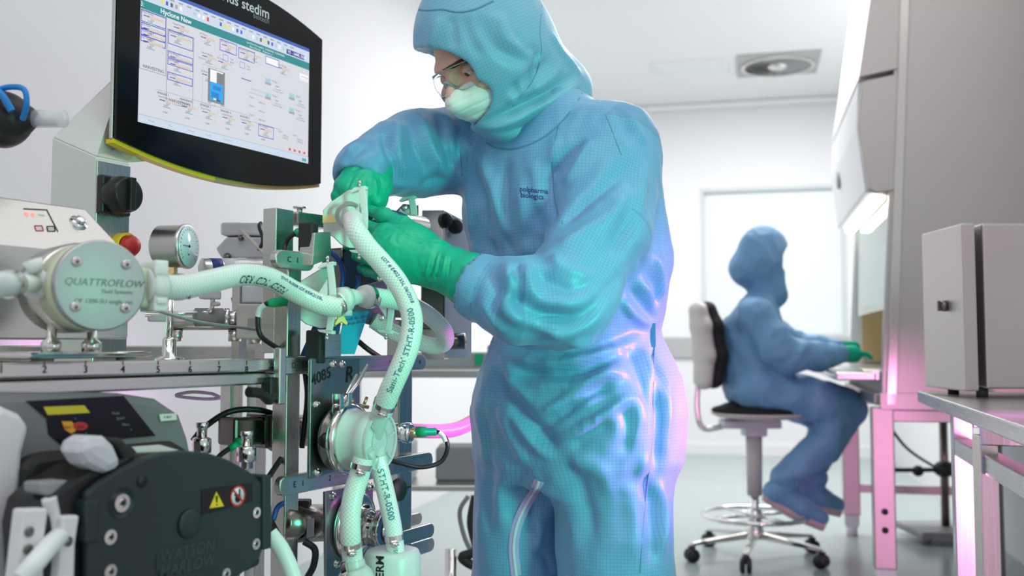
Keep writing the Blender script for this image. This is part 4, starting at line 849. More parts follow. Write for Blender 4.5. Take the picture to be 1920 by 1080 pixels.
mb=MB(); mb.lathe(c+N*.0001-Z*.003,N,[(.0055,0),(.0055,.0003)],20); mb.box(c+N*.0002+Z*.004+U*.003,(.003,.0004,.010),(U,N,Z)); mb.box(c+N*.0002+Z*.002-U*.004,(.006,.0004,.003),(U,N,Z)); mb.build('hand_symbol',m_['ink'],ws)
mb=MB(); mb.extrude([pp(x,y,.0012) for x,y in [(293,1040),(300,1030),(410,1009),(411,1058),(406,1064),(300,1078),(293,1072)]],N,.0012); lg_=mb.build('logo_plate',m_['dgreen'],per,bevel=.0006)
mb=MB(); add_text(mb,'WATSON',.0205,pp(352,1034,.0017),U,Z,.15,.0004); add_text(mb,'MARLOW',.0205,pp(352,1062,.0017),U,Z,.15,.0004); mb.build('logo_lettering',M_('logo_letter',(.035,.050,.052),.45,noise=.05),lg_)
# lever and tube guides
mb=MB(); mb.extrude([pp(x,y,.0) for x,y in [(156,824),(176,817),(204,818),(218,832),(236,874),(206,892),(168,872),(154,850)]],N,.045); mb.build('lever_grip',m_['lgrey'],per,bevel=.012)
mb=MB(); mb.extrude([pp(x,y,-.012) for x,y in [(200,820),(232,822),(262,858),(230,880),(232,860),(222,842)]],N,.04); mb.build('lever_neck',m_['blackm'],per,bevel=.006)
mb=MB(); mb.extrude([pp(x,y,-.02) for x,y in [(75,905),(130,900),(150,925),(128,942),(76,925)]],N,.03); mb.build('guide_plate',m_['mgrey'],per,bevel=.003)
for a in([(45,955),(92,953),(84,1010),(82,1100),(28,1100)],[(118,968),(150,966),(142,1020),(140,1100),(108,1100)]):
    mb=MB(); mb.extrude([pp(x,y,.0) for x,y in a],N,.02); mb.build('tube_guide',m_['wpaint'],per,bevel=.003)
mb=MB()
mb.tube([pp(92,935,-.016),pp(100,980,-.018),pp(100,1040,-.018),pp(102,1100,-.018)],.008,14); mb.build('guide_channel',m_['wpaint'],per)
for x,y in((54,997),(52,1030),(127,1015)):
    mb=MB(); mb.lathe(pp(x,y,0),N,[(.0055,0),(.0055,.0015),(.003,.002)],16); mb.build('guide_screw',m_['dsteel'],per)
mb=MB(); mb.tube([pp(40,1085,.02),pp(70,1050,.022),pp(104,1012,.0),pp(125,1000,-.03)],.0105,16); fh=mb.build('feed_tube',m_['trans']); tag(fh,'short cloudy tube entering the tube guides of the peristaltic pump','tube')
mb=MB(); mb.extrude([pp(x,y,-.03) for x,y in [(248,838),(300,834),(335,844),(290,850),(268,862)]],N,.002); tag(mb.build('paper_label',m_['pap']),'white handwritten paper strip behind the pump lever','label')
# box under pump so it stands on the skid shelf
mb=MB(); q=PP.p(200,1000,-.15); mb.box(Vector((q.x,q.y,.33)),(.62,.40,.02),axs); mb.build('pump_shelf',m_['steel'],skid,bevel=.003)
mb=MB(); mb.box(Vector((q.x,q.y,.42))-N*.05,(.4,.2,.17),axs); mb.build('pump_base',m_['pgrey'],per,bevel=.01)
# ------------------------------------------------------------------ manifold plates and valves
def F4(px,py,off): return sk(px,py,off)
def plate_thing(name,label,cat,poly,off,th,mat,bev=.0015):
    mb=MB(); mb.extrude([F4(x,y,off) for x,y in poly],N,th); o=mb.build(name,m_[mat],bevel=bev); return tag(o,label,cat)
def hexbolt(parent,c,r=.006,n=N,nm='bolt'):
    mb=MB(); mb.lathe(c,n,[(r*1.35,0),(r*1.35,.0015),(r,.0016),(r,.006)],20); b_=mb.build(nm,m_['polish'],parent); mb=MB(); mb.lathe(c+Vector(n)*.0061,n,[(r*.5,0),(r*.5,.0003)],6); mb.build('hex_socket',m_['dsteel'],b_)
vp=plate_thing('valve_plate','dark reflective steel plate marked 4085 holding the white diaphragm valve','plate',[(583,674),(587,671),(675,672),(675,872),(583,898),(580,895)],.03,.006,'steeld')
for x,y in((592,759),(594,886),(623,683),(640,683)): hexbolt(vp,F4(x,y,.030),.0048)
mb=MB(); add_text(mb,'4085',.026,F4(603,706,.0306),(U+Z*.28),Z-U*.15,0,.0004); mb.build('pen_marking',m_['ink'],vp); mb=MB(); add_text(mb,'R',.038,F4(655,703,.0306),(U+Z*.1),Z,.1,.0006); mb.build('pen_marking',m_['ink'],vp)
# upper bracket block above plate
plate_thing('mounting_block','small steel mounting block standing on the plate marked 4085','block',[(602,628),(640,626),(640,668),(604,672)],.035,.03,'steel')
plate_thing('mounting_block','steel mounting block with two bolts above the handle marked C','block',[(590,436),(620,434),(622,484),(585,498)],.02,.03,'steel')
mb=MB(); a=F4(600,450,.01); mb.box(F4(578,445,.0),(.020,.03,.05),axs); tag(mb.build('hook_and_loop_strap',m_['blackm'],bevel=.004),'black strap loop beside the mounting block above handle C','strap')
mb=MB(); mb.box(F4(592,650,.02),(.018,.03,.055),axs); tag(mb.build('black_spacer',m_['blackm'],bevel=.003),'black spacer left of the small steel block above the 4085 plate','spacer')
# sanitary valve: ferrule, clamp, white body
vc=F4(628,820,.036); vn=Vector((.90,-.43,-.04)).normalized()
val=thing('diaphragm_valve','steel tri-clamp valve with translucent white multiport body on the 4085 plate','valve',vc)
mb=MB(); mb.lathe(vc,vn,[(.050,0),(.054,.006),(.054,.010),(.044,.013),(.044,.020)],48); mb.build('ferrule',m_['dsteel'],val)
mb=MB(); mb.lathe(vc+vn*.020,vn,[(.046,0),(.058,.003),(.059,.012),(.052,.016)],48); mb.build('clamp_ring',m_['polish'],val)
mb=MB(); k0=vc+vn*.027+Z*.06-U*.005
for q in(-.012,.012): mb.box(k0+U*q*.9-U*.012,(.010,.016,.032),(U,vn,Z))
mb.cyl(k0-U*.034-Z*.004,k0+U*.012-Z*.004,.0035,seg=12); mb.build('clamp_hinge',m_['polish'],val,bevel=.001)
mb=MB(); mb.tube([k0-U*.01+Z*.004,k0+U*.018+Z*.03+N*.006,k0+U*.045+Z*.062+N*.008],[.0045,.004,.0025],10); mb.tube([k0-U*.012+Z*.0,k0+U*.008+Z*.025,k0+U*.026+Z*.045],[.004,.004,.003],10); mb.build('clamp_lever',m_['polish'],val)
k=vc-U*.045+vn*.016; mb=MB(); mb.sph(k,.013,1,.8,1); b_=mb.build('black_knob',m_['black'],val); mb=MB(); mb.box(k+N*.0125,(.018,.001,.0016),axs); mb.build('knob_line',m_['wink'],b_)
c0=vc+vn*.036
mb=MB(); mb.lathe(c0,vn,[(.052,-.002),(.050,.003),(.0465,.006),(.0465,.030),(.0475,.032),(.0475,.050),(.0450,.0525)],56); vb=mb.build('valve_body',m_['milky'],val)
ce=c0+vn*.0525; ex,ey,_=basis(vn)
mb=MB(); mb.ring(ce+vn*.004,vn,.0475,.044,.006,48); mb.ring(ce+vn*.003,vn,.024,.0215,.005,40)
for i in range(6):
    a=2*PI*i/6+.3; e=ex*math.cos(a)+ey*math.sin(a); t=vn.cross(e); mb.box(ce+vn*.0015+e*.034,(.020,.0022,.006),(e,t,vn))
mb.build('end_ribs',m_['milky'],vb)
# small yellow valve bits behind
mb=MB(); mb.sph(F4(658,752,.05),.006); mb.cyl(F4(640,757,.045),F4(656,756,.06),.007); mb.cyl(F4(655,758,.05),F4(690,763,.06),.0035); mb.cyl(F4(683,757,.055),F4(688,745,.055),.0028); mb.build('drain_screw',m_['brass'],val)
# right sensor: steel cylinder, green plug, cable
sr=thing('inline_sensor','polished steel sensor barrel with green plug on the right of the white valve','sensor',F4(760,810,.03))
a=F4(735,810,.03); b=P(768,812,1.80); mb=MB(); mb.cyl(a,b,.0185,seg=32); mb.cyl(b,b+(b-a).normalized()*.004,.0185,.015); mb.build('barrel',m_['chrome'],sr)
d_=(b-a).normalized(); mb=MB(); mb.cyl(b,P(782,811,1.80),.009); mb.build('stem',m_['brass'],sr)
mb=MB(); mb.lathe(P(780,810,1.80),P(820,809,1.80)-P(780,810,1.80),[(.0095,0),(.0095,.018),(.0075,.020),(.0075,.036),(.005,.038)],20); mb.build('green_plug',m_['green'],sr)
mb=MB(); mb.tube([P(818,809,1.80),P(833,818,1.80),P(839,840,1.80),P(826,866,1.80),P(790,876,1.79),P(750,868,1.78),P(725,862,1.78)],.0042,12); tag(mb.build('sensor_cable',m_['black']),'black cable looping from the green plug right of the valve','cable')
mb=MB(); mb.tube([P(823,811,1.799),P(831,817,1.799),P(836,828,1.799)],.0046,12); tag(mb.build('cable_marker',m_['wpaint']),'white marker sleeve on the cable beside the right green plug','sleeve')
# left sensor
sl=thing('camera_sensor','bronze-grey square sensor housing with green cable plug left of the 4085 plate','sensor',P(470,805,1.66))
axl=((P(540,806,1.72)-P(425,808,1.60)).normalized(),)
dl=axl[0]; dp=Z.cross(dl).normalized()
mb=MB(); mb.box(P(452,808,1.64),(.066,.042,.046),(dl,dp,Z)); mb.build('housing',m_['dsteel'],sl,bevel=.005)
mb=MB(); mb.box(P(492,808,1.68),(.030,.050,.056),(dl,dp,Z)); mb.lathe(P(508,808,1.70),dl,[(.03,0),(.036,.012),(.036,.035),(.028,.05),(.028,.12)],32); mb.build('flange',m_['dsteel'],sl,bevel=.003)
mb=MB(); mb.cyl(P(444,832,1.60),P(468,824,1.62),.0085); mb.cyl(P(430,842,1.595),P(446,832,1.60),.006); mb.build('green_plug',m_['green'],sl)
mb=MB(); mb.tube([P(432,840,1.595),P(415,852,1.58),P(395,872,1.56)],.0042,10); tag(mb.build('sensor_cable',m_['black']),'black cable leaving the green plug towards the peristaltic pump','cable')
for px,py,lab in((378,832,'small steel compression fitting on the left behind the dark pump head'),(462,848,'steel compression fitting below the square sensor housing')):
    Yq=1.50; mb=MB(); q=P(px,py+18,Yq); mb.lathe(q,Z,[(.010,-.01),(.010,.0),(.0145,.001),(.0145,.022),(.011,.024)],6); mb.lathe(q+Z*.024,Z,[(.0075,0),(.0075,.014),(.009,.015),(.009,.022)],20); tag(mb.build('steel_fitting',m_['polish']),lab,'fitting')
mb=MB(); mb.tube([P(362,826,1.62),P(385,800,1.62),P(430,772,1.63),P(480,768,1.66),P(520,778,1.69)],.0050,12); tag(mb.build('black_cable',m_['black']),'black cable arching from the pump to the upright under the ruler rail','cable')
mb=MB(); mb.tube([P(500,900,1.58),P(520,870,1.62),P(540,840,1.66)],.0046,10); tag(mb.build('black_cable',m_['black']),'short black cable crossing behind the upright above handle E','cable')
mb=MB(); mb.tube([P(572,700,1.69),P(576,740,1.69),P(572,790,1.69),P(566,840,1.69)],.0046,10); tag(mb.build('black_cable',m_['black']),'black cable hanging vertically between upright and 4085 plate','cable')
mb=MB(); mb.tube([P(570,1015,1.66),P(590,1030,1.66),P(588,1060,1.66),P(575,1085,1.66)],.0058,12); tag(mb.build('black_cable',m_['black']),'thick black cable curving down right of the upright under handle E','cable')
# second plate + flange valve below
vp2=plate_thing('lower_valve_plate','steel plate below handle E carrying the round stainless port','plate',[(610,922),(700,905),(700,1075),(628,1110),(612,1110)],.012,.006,'steeld')
for x,y in((622,930),(692,912),(630,1057)): hexbolt(vp2,F4(x,y,.012),.0052)
fc=F4(664,985,.014); sp2=thing('steel_port','turned stainless steel port with conical bore below the white valve','port',fc)
mb=MB(); mb.lathe(fc,vn,[(.060,0),(.060,.006),(.050,.009),(.032,.010),(.030,.05),(.034,.052),(.034,.066),(.0335,.068)],56); mb.build('flange',m_['polish'],sp2)
mb=MB(); e=fc+vn*.0685; mb.ring(e+vn*.001,vn,.033,.022,.003,48); mb.lathe(e+vn*.0003,vn,[(.022,0),(.005,.0002),(.004,.0008)][:2],40); mb.build('bore',m_['chrome'],sp2)
mb=MB(); mb.ring(e+vn*.0014,vn,.0205,.0185,.0008,40); mb.lathe(e+vn*.0006,vn,[(.0035,0),(.0035,.0006)],16); mb.build('bore_seal',m_['black'],sp2)
# lower left motor with blue cable
mo=thing('valve_actuator','dark steel cylindrical actuator with blue cable behind the lower upright','actuator',P(570,985,1.74))
mb=MB(); mb.cyl(P(520,982,1.64),P(612,980,1.77),.032,seg=32); mb.cyl(P(517,982,1.635),P(520,982,1.64),.026,.032); mb.build('barrel',m_['dsteel'],mo)
mb=MB(); mb.box(P(565,948,1.70),(.03,.03,.02)); mb.build('cable_gland',m_['blackm'],mo,bevel=.003)
lb=P(582,990,1.668); mb=MB(); mb.box(lb,(.018,.001,.03),axs); mb.build('label_plate',m_['gink'],mo)
mb=MB(); mb.tube([P(512,975,1.60),P(520,952,1.61),P(535,942,1.64),P(548,938,1.68)],.0045,10); tag(mb.build('blue_cable',m_['dblue']),'dark blue cable bending over the lower actuator','cable')
# black knob behind E bar right
kb=thing('star_knob','black star knob with pin on the right of the cross bar marked E','knob',F4(735,910,-.01))
mb=MB(); mb.lathe(F4(742,918,.012),N,[(.020,0),(.022,.006),(.020,.012)],12); mb.cyl(F4(745,918,.02),F4(768,911,.02),.004); mb.build('knob',m_['blackm'],kb)
# ------------------------------------------------------------------ hex plate with translucent hose clips
def clip(name,label,px,py0,py1,Y,wpx,sgn=1):
    """translucent hose clip: tall strap with hooked ends and gusset"""
    t=thing(name,label,'hose clip',P(px,(py0+py1)/2,Y),None)
    a=P(px-wpx/2,py0,Y); b=P(px+wpx/2,py0,Y); ax_=(U,N,Z); h_=a.z-P(px,py1,Y).z; wd=(b-a).length; c=P(px,(py0+py1)/2,Y)
    mb=MB(); d1=(Vector((.95,-.3,0)).normalized()); d2=Z.cross(d1)
    s_=[]
    for i in range(17):
        q=i/16; bow=.006*math.sin(PI*q); s_.append(c+Z*(h_/2-h_*q)+d1*bow)
    L=len(s_); vs=[]
    for p_ in s_: vs+=[p_-d1*wd/2-d2*.002,p_+d1*wd/2-d2*.002,p_+d1*wd/2+d2*.002,p_-d1*wd/2+d2*.002]
    fs=[(0,1,2,3)]+[(4*i+k,4*(i+1)+k,4*(i+1)+(k+1)%4,4*i+(k+1)%4) for i in range(L-1) for k in range(4)]+[(4*L-1,4*L-2,4*L-3,4*L-4)]
    mb.add(vs,fs)
    tp=s_[0]; bt=s_[-1]
    mb.extrude([tp+d1*wd*.5,tp+d1*wd*.5+Z*.006,tp-d1*(wd*1.3)+Z*.004,tp-d1*(wd*2.0)-Z*.003,tp-d1*wd*1.9-Z*.005,tp-d1*wd*.5-Z*.001],-d2,.012)
    mb.extrude([bt+d1*wd*.5,bt+d1*wd*.5-Z*.006,bt-d1*(wd*1.6)-Z*.002,bt-d1*(wd*2.0)+Z*.002,bt-d1*wd*.5+Z*.002],-d2,.012)
    mb.extrude([tp-Z*.022-d1*wd*.4,bt+Z*.022-d1*wd*.4,bt+Z*.045-d1*wd*1.8,c-d1*wd*2.2,tp-Z*.045-d1*wd*1.8],-d2,.004)
    mb.build('clip_body',m_['trans'],t,bevel=.0008)
    for e_,sg in((tp,1),(bt,-1)):
        mb=MB(); mb.cyl(e_+Z*sg*.004-d1*.004,e_+Z*sg*.010-d1*.004,.002,seg=12); mb.sph(e_+Z*sg*.012-d1*.004,.0035,seg=12); mb.build('pin',m_['polish'],t)
    return t,c,d1
def clip_screws(t,pts,Y):
    for x,y in pts:
        mb=MB(); mb.lathe(P(x,y,Y),(.3,-.95,0),[(.0055,0),(.0055,.002),(.004,.003)],16); mb.build('clip_screw',m_['polish'],t)
def hexplate(label,poly,Y,th=.0035,mat='palem'):
    pl=Plane(*poly[0],Y,(.62,-.78,0)); mb=MB(); mb.extrude([pl.p(x,y) for x,y in poly],pl.n,th); o=mb.build('clip_plate',m_[mat],bevel=.0008); tag(o,label,'plate'); return o,pl
hpA,plA=hexplate('pale steel clip plate with yellow tape patch behind the topmost hose end',[(607,394),(622,378),(655,356),(690,352),(690,466),(656,465),(640,458),(626,444),(608,436)],1.665)
mb=MB(); mb.extrude([plA.p(x,y,.0006) for x,y in[(605,403),(631,402),(631,417),(605,418)]],plA.n,.0006); mb.build('tape_patch',m_['tape'],hpA)
tA,_,_=clip('hose_clip','translucent hose clip with steel pins at the top end of the tall hose',678,355,470,1.655,13); 
hpB,plB=hexplate('grey steel clip plate behind the lower left hose clip',[(548,560),(560,530),(600,505),(628,500),(630,612),(600,616),(575,608),(552,590)],1.70,mat='steel')
mb=MB(); add_text(mb,'a stedim',.010,plB.p(556,585,.0008),-Z,U); mb.build('side_lettering',m_['ink'],hpB)
tB,_,_=clip('hose_clip','translucent hose clip gripping the long horizontal hose beside the yellow tag',618,497,620,1.60,13)
hpC,plC=hexplate('dark steel clip plate behind the right hose clip and looped hose',[(640,548),(700,530),(740,520),(742,608),(705,612),(660,600)],1.80,mat='steeld')
tC,_,_=clip('hose_clip','translucent hose clip right of the white tee on the looped hose',728,520,620,1.72,12); clip_screws(tC,[(712,522),(716,596)],1.715)
hpD,plD=hexplate('dark steel plate behind the far clip beside the upper glove',[(735,404),(757,382),(785,385),(785,440),(750,430)],1.98,mat='steeld')
tD,_,_=clip('hose_clip','translucent hose clip standing behind the thumb of the raised glove',771,372,432,1.95,13); clip_screws(tD,[(760,389)],1.945)
# ------------------------------------------------------------------ hoses
def hose(name,label,pts,r,mat='hose'):
    mb=MB(); mb.tube(pts,r,28,10); o=mb.build(name,m_[mat]); return tag(o,label,'hose')
def band(parent,p,d,r,w_=.010,name='hose_clamp'):
    d=Vector(d).normalized(); mb=MB(); mb.ring(Vector(p)+d*w_/2,d,r+.0018,r-.001,w_,32); x,y,_=basis(d,Vector((.2,-.9,.3))); side=(Vector((0,0,CH))-Vector(p)); side=(side-d*side.dot(d)).normalized(); sd=(side-Z*.4).normalized()
    mb.box(Vector(p)+sd*(r+.004),(w_*1.0,.009,.006),(d,d.cross(sd),sd)); mb.cyl(Vector(p)+sd*(r+.006)-d.cross(sd)*.008,Vector(p)+sd*(r+.006)+d.cross(sd)*.008,.0028,seg=10); return mb.build(name,m_['polish'],parent)
h1p=[P(303,538,1.295),P(345,538,1.335),P(400,526,1.40),P(455,515,1.46),P(505,522,1.52),P(555,548,1.57),P(600,570,1.59),P(640,576,1.60)]
h1=hose('braided_hose','long horizontal braided hose from the round pump to the white tee, with upside-down pen marks',h1p,.0168)
band(h1,P(333,538,1.338),h1p[1]-h1p[0],.0168)
mb=MB(); hose_text(mb,h1p,.0168,.215,"FEED' TCD' RBD",.0175,-.45,flip=True,shear=.2,bold=.00005); mb.build('pen_marking',m_['ink'],h1)
mb=MB(); hose_text(mb,h1p,.0168,.30,"STHT-R-0500 LOT # E402155L",.0075,.55,bold=.0001); mb.build('hose_print',m_['nink'],h1)
# white tee, union and looped hose
tee=thing('white_tee','white plastic tee fitting with two steel clamps between the hose clips','fitting',P(660,560,1.62))
mb=MB(); tp=[P(625,575,1.60),P(650,560,1.62),P(672,557,1.64),P(700,556,1.67)]
mb.tube(tp,[.015,.017,.0115,.015],24,6); mb.lathe(P(645,562,1.615),(tp[2]-tp[1]),[(.021,-.01),(.021,.006)],28); mb.lathe(P(684,556,1.652),(tp[3]-tp[2]),[(.018,-.006),(.020,.004),(.018,.014)],28); mb.cyl(P(648,566,1.618),P(648,592,1.618),.011); mb.build('tee_body',m_['white'],tee)
band(tee,P(632,572,1.605),tp[1]-tp[0],.0175,.008); band(tee,P(692,557,1.66),tp[3]-tp[2],.0180,.008)
yt=thing('yellow_tag','small yellow plastic lever tag hanging from the white tee','tag',P(640,600,1.615))
mb=MB(); pY=Plane(640,600,1.612,(.5,-.86,0)); mb.extrude([pY.p(x,y) for x,y in[(631,575),(643,577),(645,592),(653,606),(650,610),(640,604),(629,611),(627,607),(633,596)]],pY.n,.005); mb.build('lever',m_['amber'],yt,bevel=.001)
h3p=[P(700,556,1.67),P(735,562,1.70),P(770,572,1.74),P(805,592,1.78),P(832,620,1.82),P(834,642,1.85),P(812,648,1.86),P(775,638,1.85),P(735,622,1.83),P(700,600,1.82)]
h3_=hose('braided_hose','braided hose bending in a hairpin loop left of the worker sleeve',h3p,.0158)
mb=MB(); hose_text(mb,h3p,.0158,.50,"0050-R-THTS",.010,-.2,flip=True,bold=.0001); mb.build('hose_print',m_['nink'],h3_)
h2p=[P(662,412,1.645),P(668,432,1.60),P(688,462,1.59),P(715,492,1.59),P(742,525,1.585),P(763,563,1.58),P(773,602,1.575),P(766,650,1.57),P(748,695,1.57),P(730,735,1.58),P(716,772,1.60)]
h2=hose('braided_hose','tall S-shaped braided hose printed STHT-R-0500 crossing in front of the near glove',h2p,.0172)
mb=MB(); hose_text(mb,h2p,.0172,.283,"Sani-Tech' STHT-R-0500",.0132,.0,flip=True,bold=.0001); mb.build('hose_print',m_['tink'],h2)
mb=MB(); hose_text(mb,h2p,.0172,.165,"LOT # E402155L 06/2018",.0085,.4,bold=.0001); mb.build('hose_print',m_['nink'],h2)
band(h2,P(722,757,1.592),h2p[-1]-h2p[-2],.0172,.009)
mb=MB(); mb.ring(P(655,405,1.66),(P(662,425,1.60)-P(655,405,1.66)),.024,.017,.006,36); mb.build('end_ferrule',m_['steel'],h2)
vdown=[P(681,858,1.60),P(674,890,1.60),P(663,925,1.595),P(657,965,1.59),P(657,1005,1.59),P(660,1035,1.60),P(662,1060,1.60)]
h4=hose('braided_hose','lower braided hose bowing down from the left port of the white valve',vdown,.0165); band(h4,P(677,874,1.60),vdown[1]-vdown[0],.0165,.009); band(h4,P(658,1018,1.593),vdown[5]-vdown[4],.0165,.009)
rdown=[P(706,858,1.63),P(715,890,1.63),P(727,940,1.635),P(736,985,1.64),P(741,1025,1.64),P(742,1045,1.64)]
h5=hose('braided_hose','straight braided hose running from the white valve down into the PERM bottle',rdown,.0148); band(h5,P(739,1008,1.64),rdown[4]-rdown[3],.0148,.009)
mb=MB(); hose_text(mb,rdown,.0148,.060,"STHT-R-0500",.0150,0,bold=.0001); hose_text(mb,rdown,.0148,.150,"20/50",.009,0); mb.build('hose_print',m_['tink'],h5)
# valve ports
mb=MB(); mb.tube([P(716,770,1.60),P(708,790,1.61),P(700,815,1.63)],.0158,20,5); mb.tube([P(683,862,1.60),P(690,840,1.62)],.0155,20,5); mb.tube([P(706,862,1.63),P(705,838,1.64)],.014,20,5); mb.build('hose_ports',m_['milky'],val)
# bottom fitting + PERM bottle
mb=MB(); mb.tube([P(662,1050,1.60),P(664,1075,1.60),P(667,1110,1.60)],[.018,.022,.022],20,5); mb.sph(P(668,1090,1.60),.03); bf=mb.build('y_fitting',m_['milky']); tag(bf,'cloudy branch fitting at the bottom end of the bowed lower hose','fitting'); band(bf,P(655,1073,1.585),(1,-.2,.5),.017,.009)
bt=thing('sample_bottle','cloudy white bottle marked PERM at the bottom edge below the manifold','bottle',P(735,1180,1.66)); bc=P(735,1180,1.66)
tz=P(735,1028,1.66).z
mb=MB(); mb.lathe(bc,Z,[(.044,0),(.047,.004),(.047,tz-bc.z-.012),(.043,tz-bc.z-.003),(.034,tz-bc.z)],48); mb.build('bottle_body',m_['milky'],bt)
mb=MB(); vs,fs=text_geo('PERM',.0195,0,.0005); side=(Vector((0,0,CH))-bc); side.z=0; side.normalize(); tg=Z.cross(side)
out=[]
for v in vs:
    ang=(-v.y-.020)/.047; out.append(Vector((bc.x,bc.y,tz-.026))+Z*(v.x)+ (side*math.cos(ang)+tg*math.sin(ang))*.0476)
mb.add(out,fs); mb.build('pen_marking',m_['ink'],bt)
mb=MB(); q=Vector((bc.x,bc.y,0)); mb.box(Vector((bc.x,bc.y,bc.z-.006)),(.11,.10,.012),axs); mb.beam(Vector((bc.x,bc.y,bc.z-.006)),Vector((bc.x,bc.y,bc.z-.006))-N*.25,.03,.008); mb.build('bottle_shelf',m_['steel'],skid)
mb=MB(); mb.tube([P(505,1000,1.44),P(530,1035,1.44),P(552,1090,1.44),P(560,1150,1.44)],.012,18); tag(mb.build('silicone_tube',m_['trans']),'smooth cloudy silicone tube leaving the right side of the dark pump head','tube')
# instruction booklet
bk=thing('instruction_booklet','small blue booklet hanging open behind the yellow tag','booklet',P(630,630,1.78))
pB=Plane(650,625,1.77,(.25,-.97,.05)); mb=MB(); mb.extrude([pB.p(x,y) for x,y in[(648,586),(692,583),(665,664),(628,664)]],pB.n,.003); b1_=mb.build('cover',m_['book'],bk)
mb=MB(); mb.extrude([pB.p(x,y,-.004) for x,y in[(586,612),(640,600),(630,668),(562,668)]],pB.n,.003); mb.build('inner_page',m_['bookd'],bk)
mb=MB(); add_text(mb,'manual do obslugi',.0085,pB.p(668,596,.0006),pB.p(690,592)-pB.p(650,598),Z); add_text(mb,'instrukcja 03.2017',.0075,pB.p(664,605,.0006),pB.p(690,601)-pB.p(650,607),Z); mb.build('cover_print',m_['nink'],b1_)
# green plugs and cables at left of the clip plates
gp1=thing('cable_plug','green cable plug pushed into the upright left of the steel clip plate','plug',P(512,568,1.60)); mb=MB(); mb.lathe(P(501,569,1.60),P(531,565,1.62)-P(501,569,1.60),[(.005,0),(.0065,.004),(.0080,.012),(.0085,.034)],20); mb.build('plug_body',m_['green'],gp1)
mb=MB(); mb.tube([P(501,569,1.60),P(488,578,1.60),P(483,600,1.60),P(488,628,1.60),P(508,645,1.62),P(532,658,1.64)],.0042,12); cb_=mb.build('plug_cable',m_['black'],gp1)
mb=MB(); mb.tube([P(497,571,1.5995),P(487,580,1.5995),P(483.5,594,1.5995)],.0047,12); mb.build('cable_sleeve',m_['lgrey'],cb_)
gp2=thing('cable_plug','green cable plug above the handle marked C','plug',P(560,436,1.70)); mb=MB(); mb.lathe(P(552,438,1.69),P(572,434,1.71)-P(552,438,1.69),[(.005,0),(.0085,.008),(.0085,.03)],20); mb.build('plug_body',m_['green'],gp2)
mb=MB(); mb.tube([P(553,438,1.69),P(542,446,1.69),P(535,460,1.69),P(534,478,1.68)],.0042,12); mb.build('plug_cable',m_['black'],gp2)
mb=MB(); mb.tube([P(620,472,1.78),P(636,490,1.78),P(643,515,1.78),P(640,545,1.78)],.0045,10); tag(mb.build('blue_cable',m_['dblue']),'dark blue cable curving between the two clip plates','cable')
mb=MB(); mb.tube([P(668,545,1.77),P(672,528,1.77),P(671,516,1.77)],.0042,10); tag(mb.build('blue_cable',m_['dblue']),'short blue cable end under the near glove','cable')
mb=MB(); mb.tube([P(672,640,1.82),P(690,655,1.82),P(715,672,1.84)],.0050,10); tag(mb.build('black_cable',m_['black']),'black cable sloping behind the tall hose beside the booklet','cable')
mb=MB(); mb.box(F4(660,520,-.06),(.12,.05,.10),axs); tag(mb.build('sensor_block',m_['dsteel'],bevel=.004),'dark steel block between the clips behind the glove fingertips','block')
mb=MB(); mb.box(F4(700,570,-.07),(.20,.03,.05),axs); mb.build('cross_brace',m_['dsteel'],skid,bevel=.003)
mb=MB(); mb.cyl(P(700,408,1.80),P(790,425,1.98),.021,seg=28); tag(mb.build('steel_pipe',m_['polish']),'steel pipe running behind the raised thumb towards the far hose clip','pipe')
# top beam between the mast and right unit
mb=MB(); mb.beam(sk(546,410,-.085),sk(612,418,-.085),.03,.024); mb.build('top_beam',m_['steelv'],skid,bevel=.003)
mb=MB(); mb.cyl(sk(562,391,-.08),sk(562,402,-.08),.005); mb.lathe(sk(562,391,-.08),Z,[(.012,0),(.012,.003)],16); mb.build('beam_screw',m_['polish'],skid)
# right control unit with two black knobs
rc=thing('control_unit','steel control box with white side and two black knobs right of the near glove','control box',P(810,640,2.15))
c=P(806,530,2.12); hgt=P(806,395,2.12).z-zt1+.009
x0_=P(790,500,2.10); x1_=P(830,500,2.10)
mb=MB(); mb.box(Vector((x0_.x+.024,2.18,zt1-.009+hgt/2)),(.050,.14,hgt)); mb.build('case',m_['steelv'],rc,bevel=.003)
mb=MB(); w0=Vector((x0_.x+.050,2.105,0)); mb.extrude([w0+Z*(zt1-.005),w0+Vector((.055,.05,0))+Z*(zt1-.005),w0+Vector((.055,.05,0))+Z*(P(860,418,2.12).z),w0+Z*(P(830,395,2.10).z)],Vector((.67,-.74,0)),.01); mb.build('side_panel',m_['wpaint'],rc)
nk=Vector((.67,-.74,0)).normalized()
for px,py,Yk in((832,414,2.115),(851,425,2.14)):
    q=RP(px,py,w0,nk,0); mb=MB(); mb.lathe(q,nk,[(.016,0),(.016,.012),(.013,.014)],24); mb.build('knob',m_['black'],rc)
q=RP(842,441,w0,nk,.001); mb=MB(); mb.box(q,(.008,.001,.01),(Z.cross(nk),nk,Z)); mb.build('pink_mark',m_['gel_pink'],rc)
mb=MB(); mb.box(P(812,560,2.09),(.05,.02,.13)); mb.build('door_strip',m_['dsteel'],rc,bevel=.003)
mb=MB(); q=P(862,640,2.1); mb.cyl(q-Vector((.03,0,0)),q+Vector((.012,-.01,0)),.017); tag(mb.build('end_cap',m_['dsteel']),'dark round steel end cap beside the hairpin hose','cap')
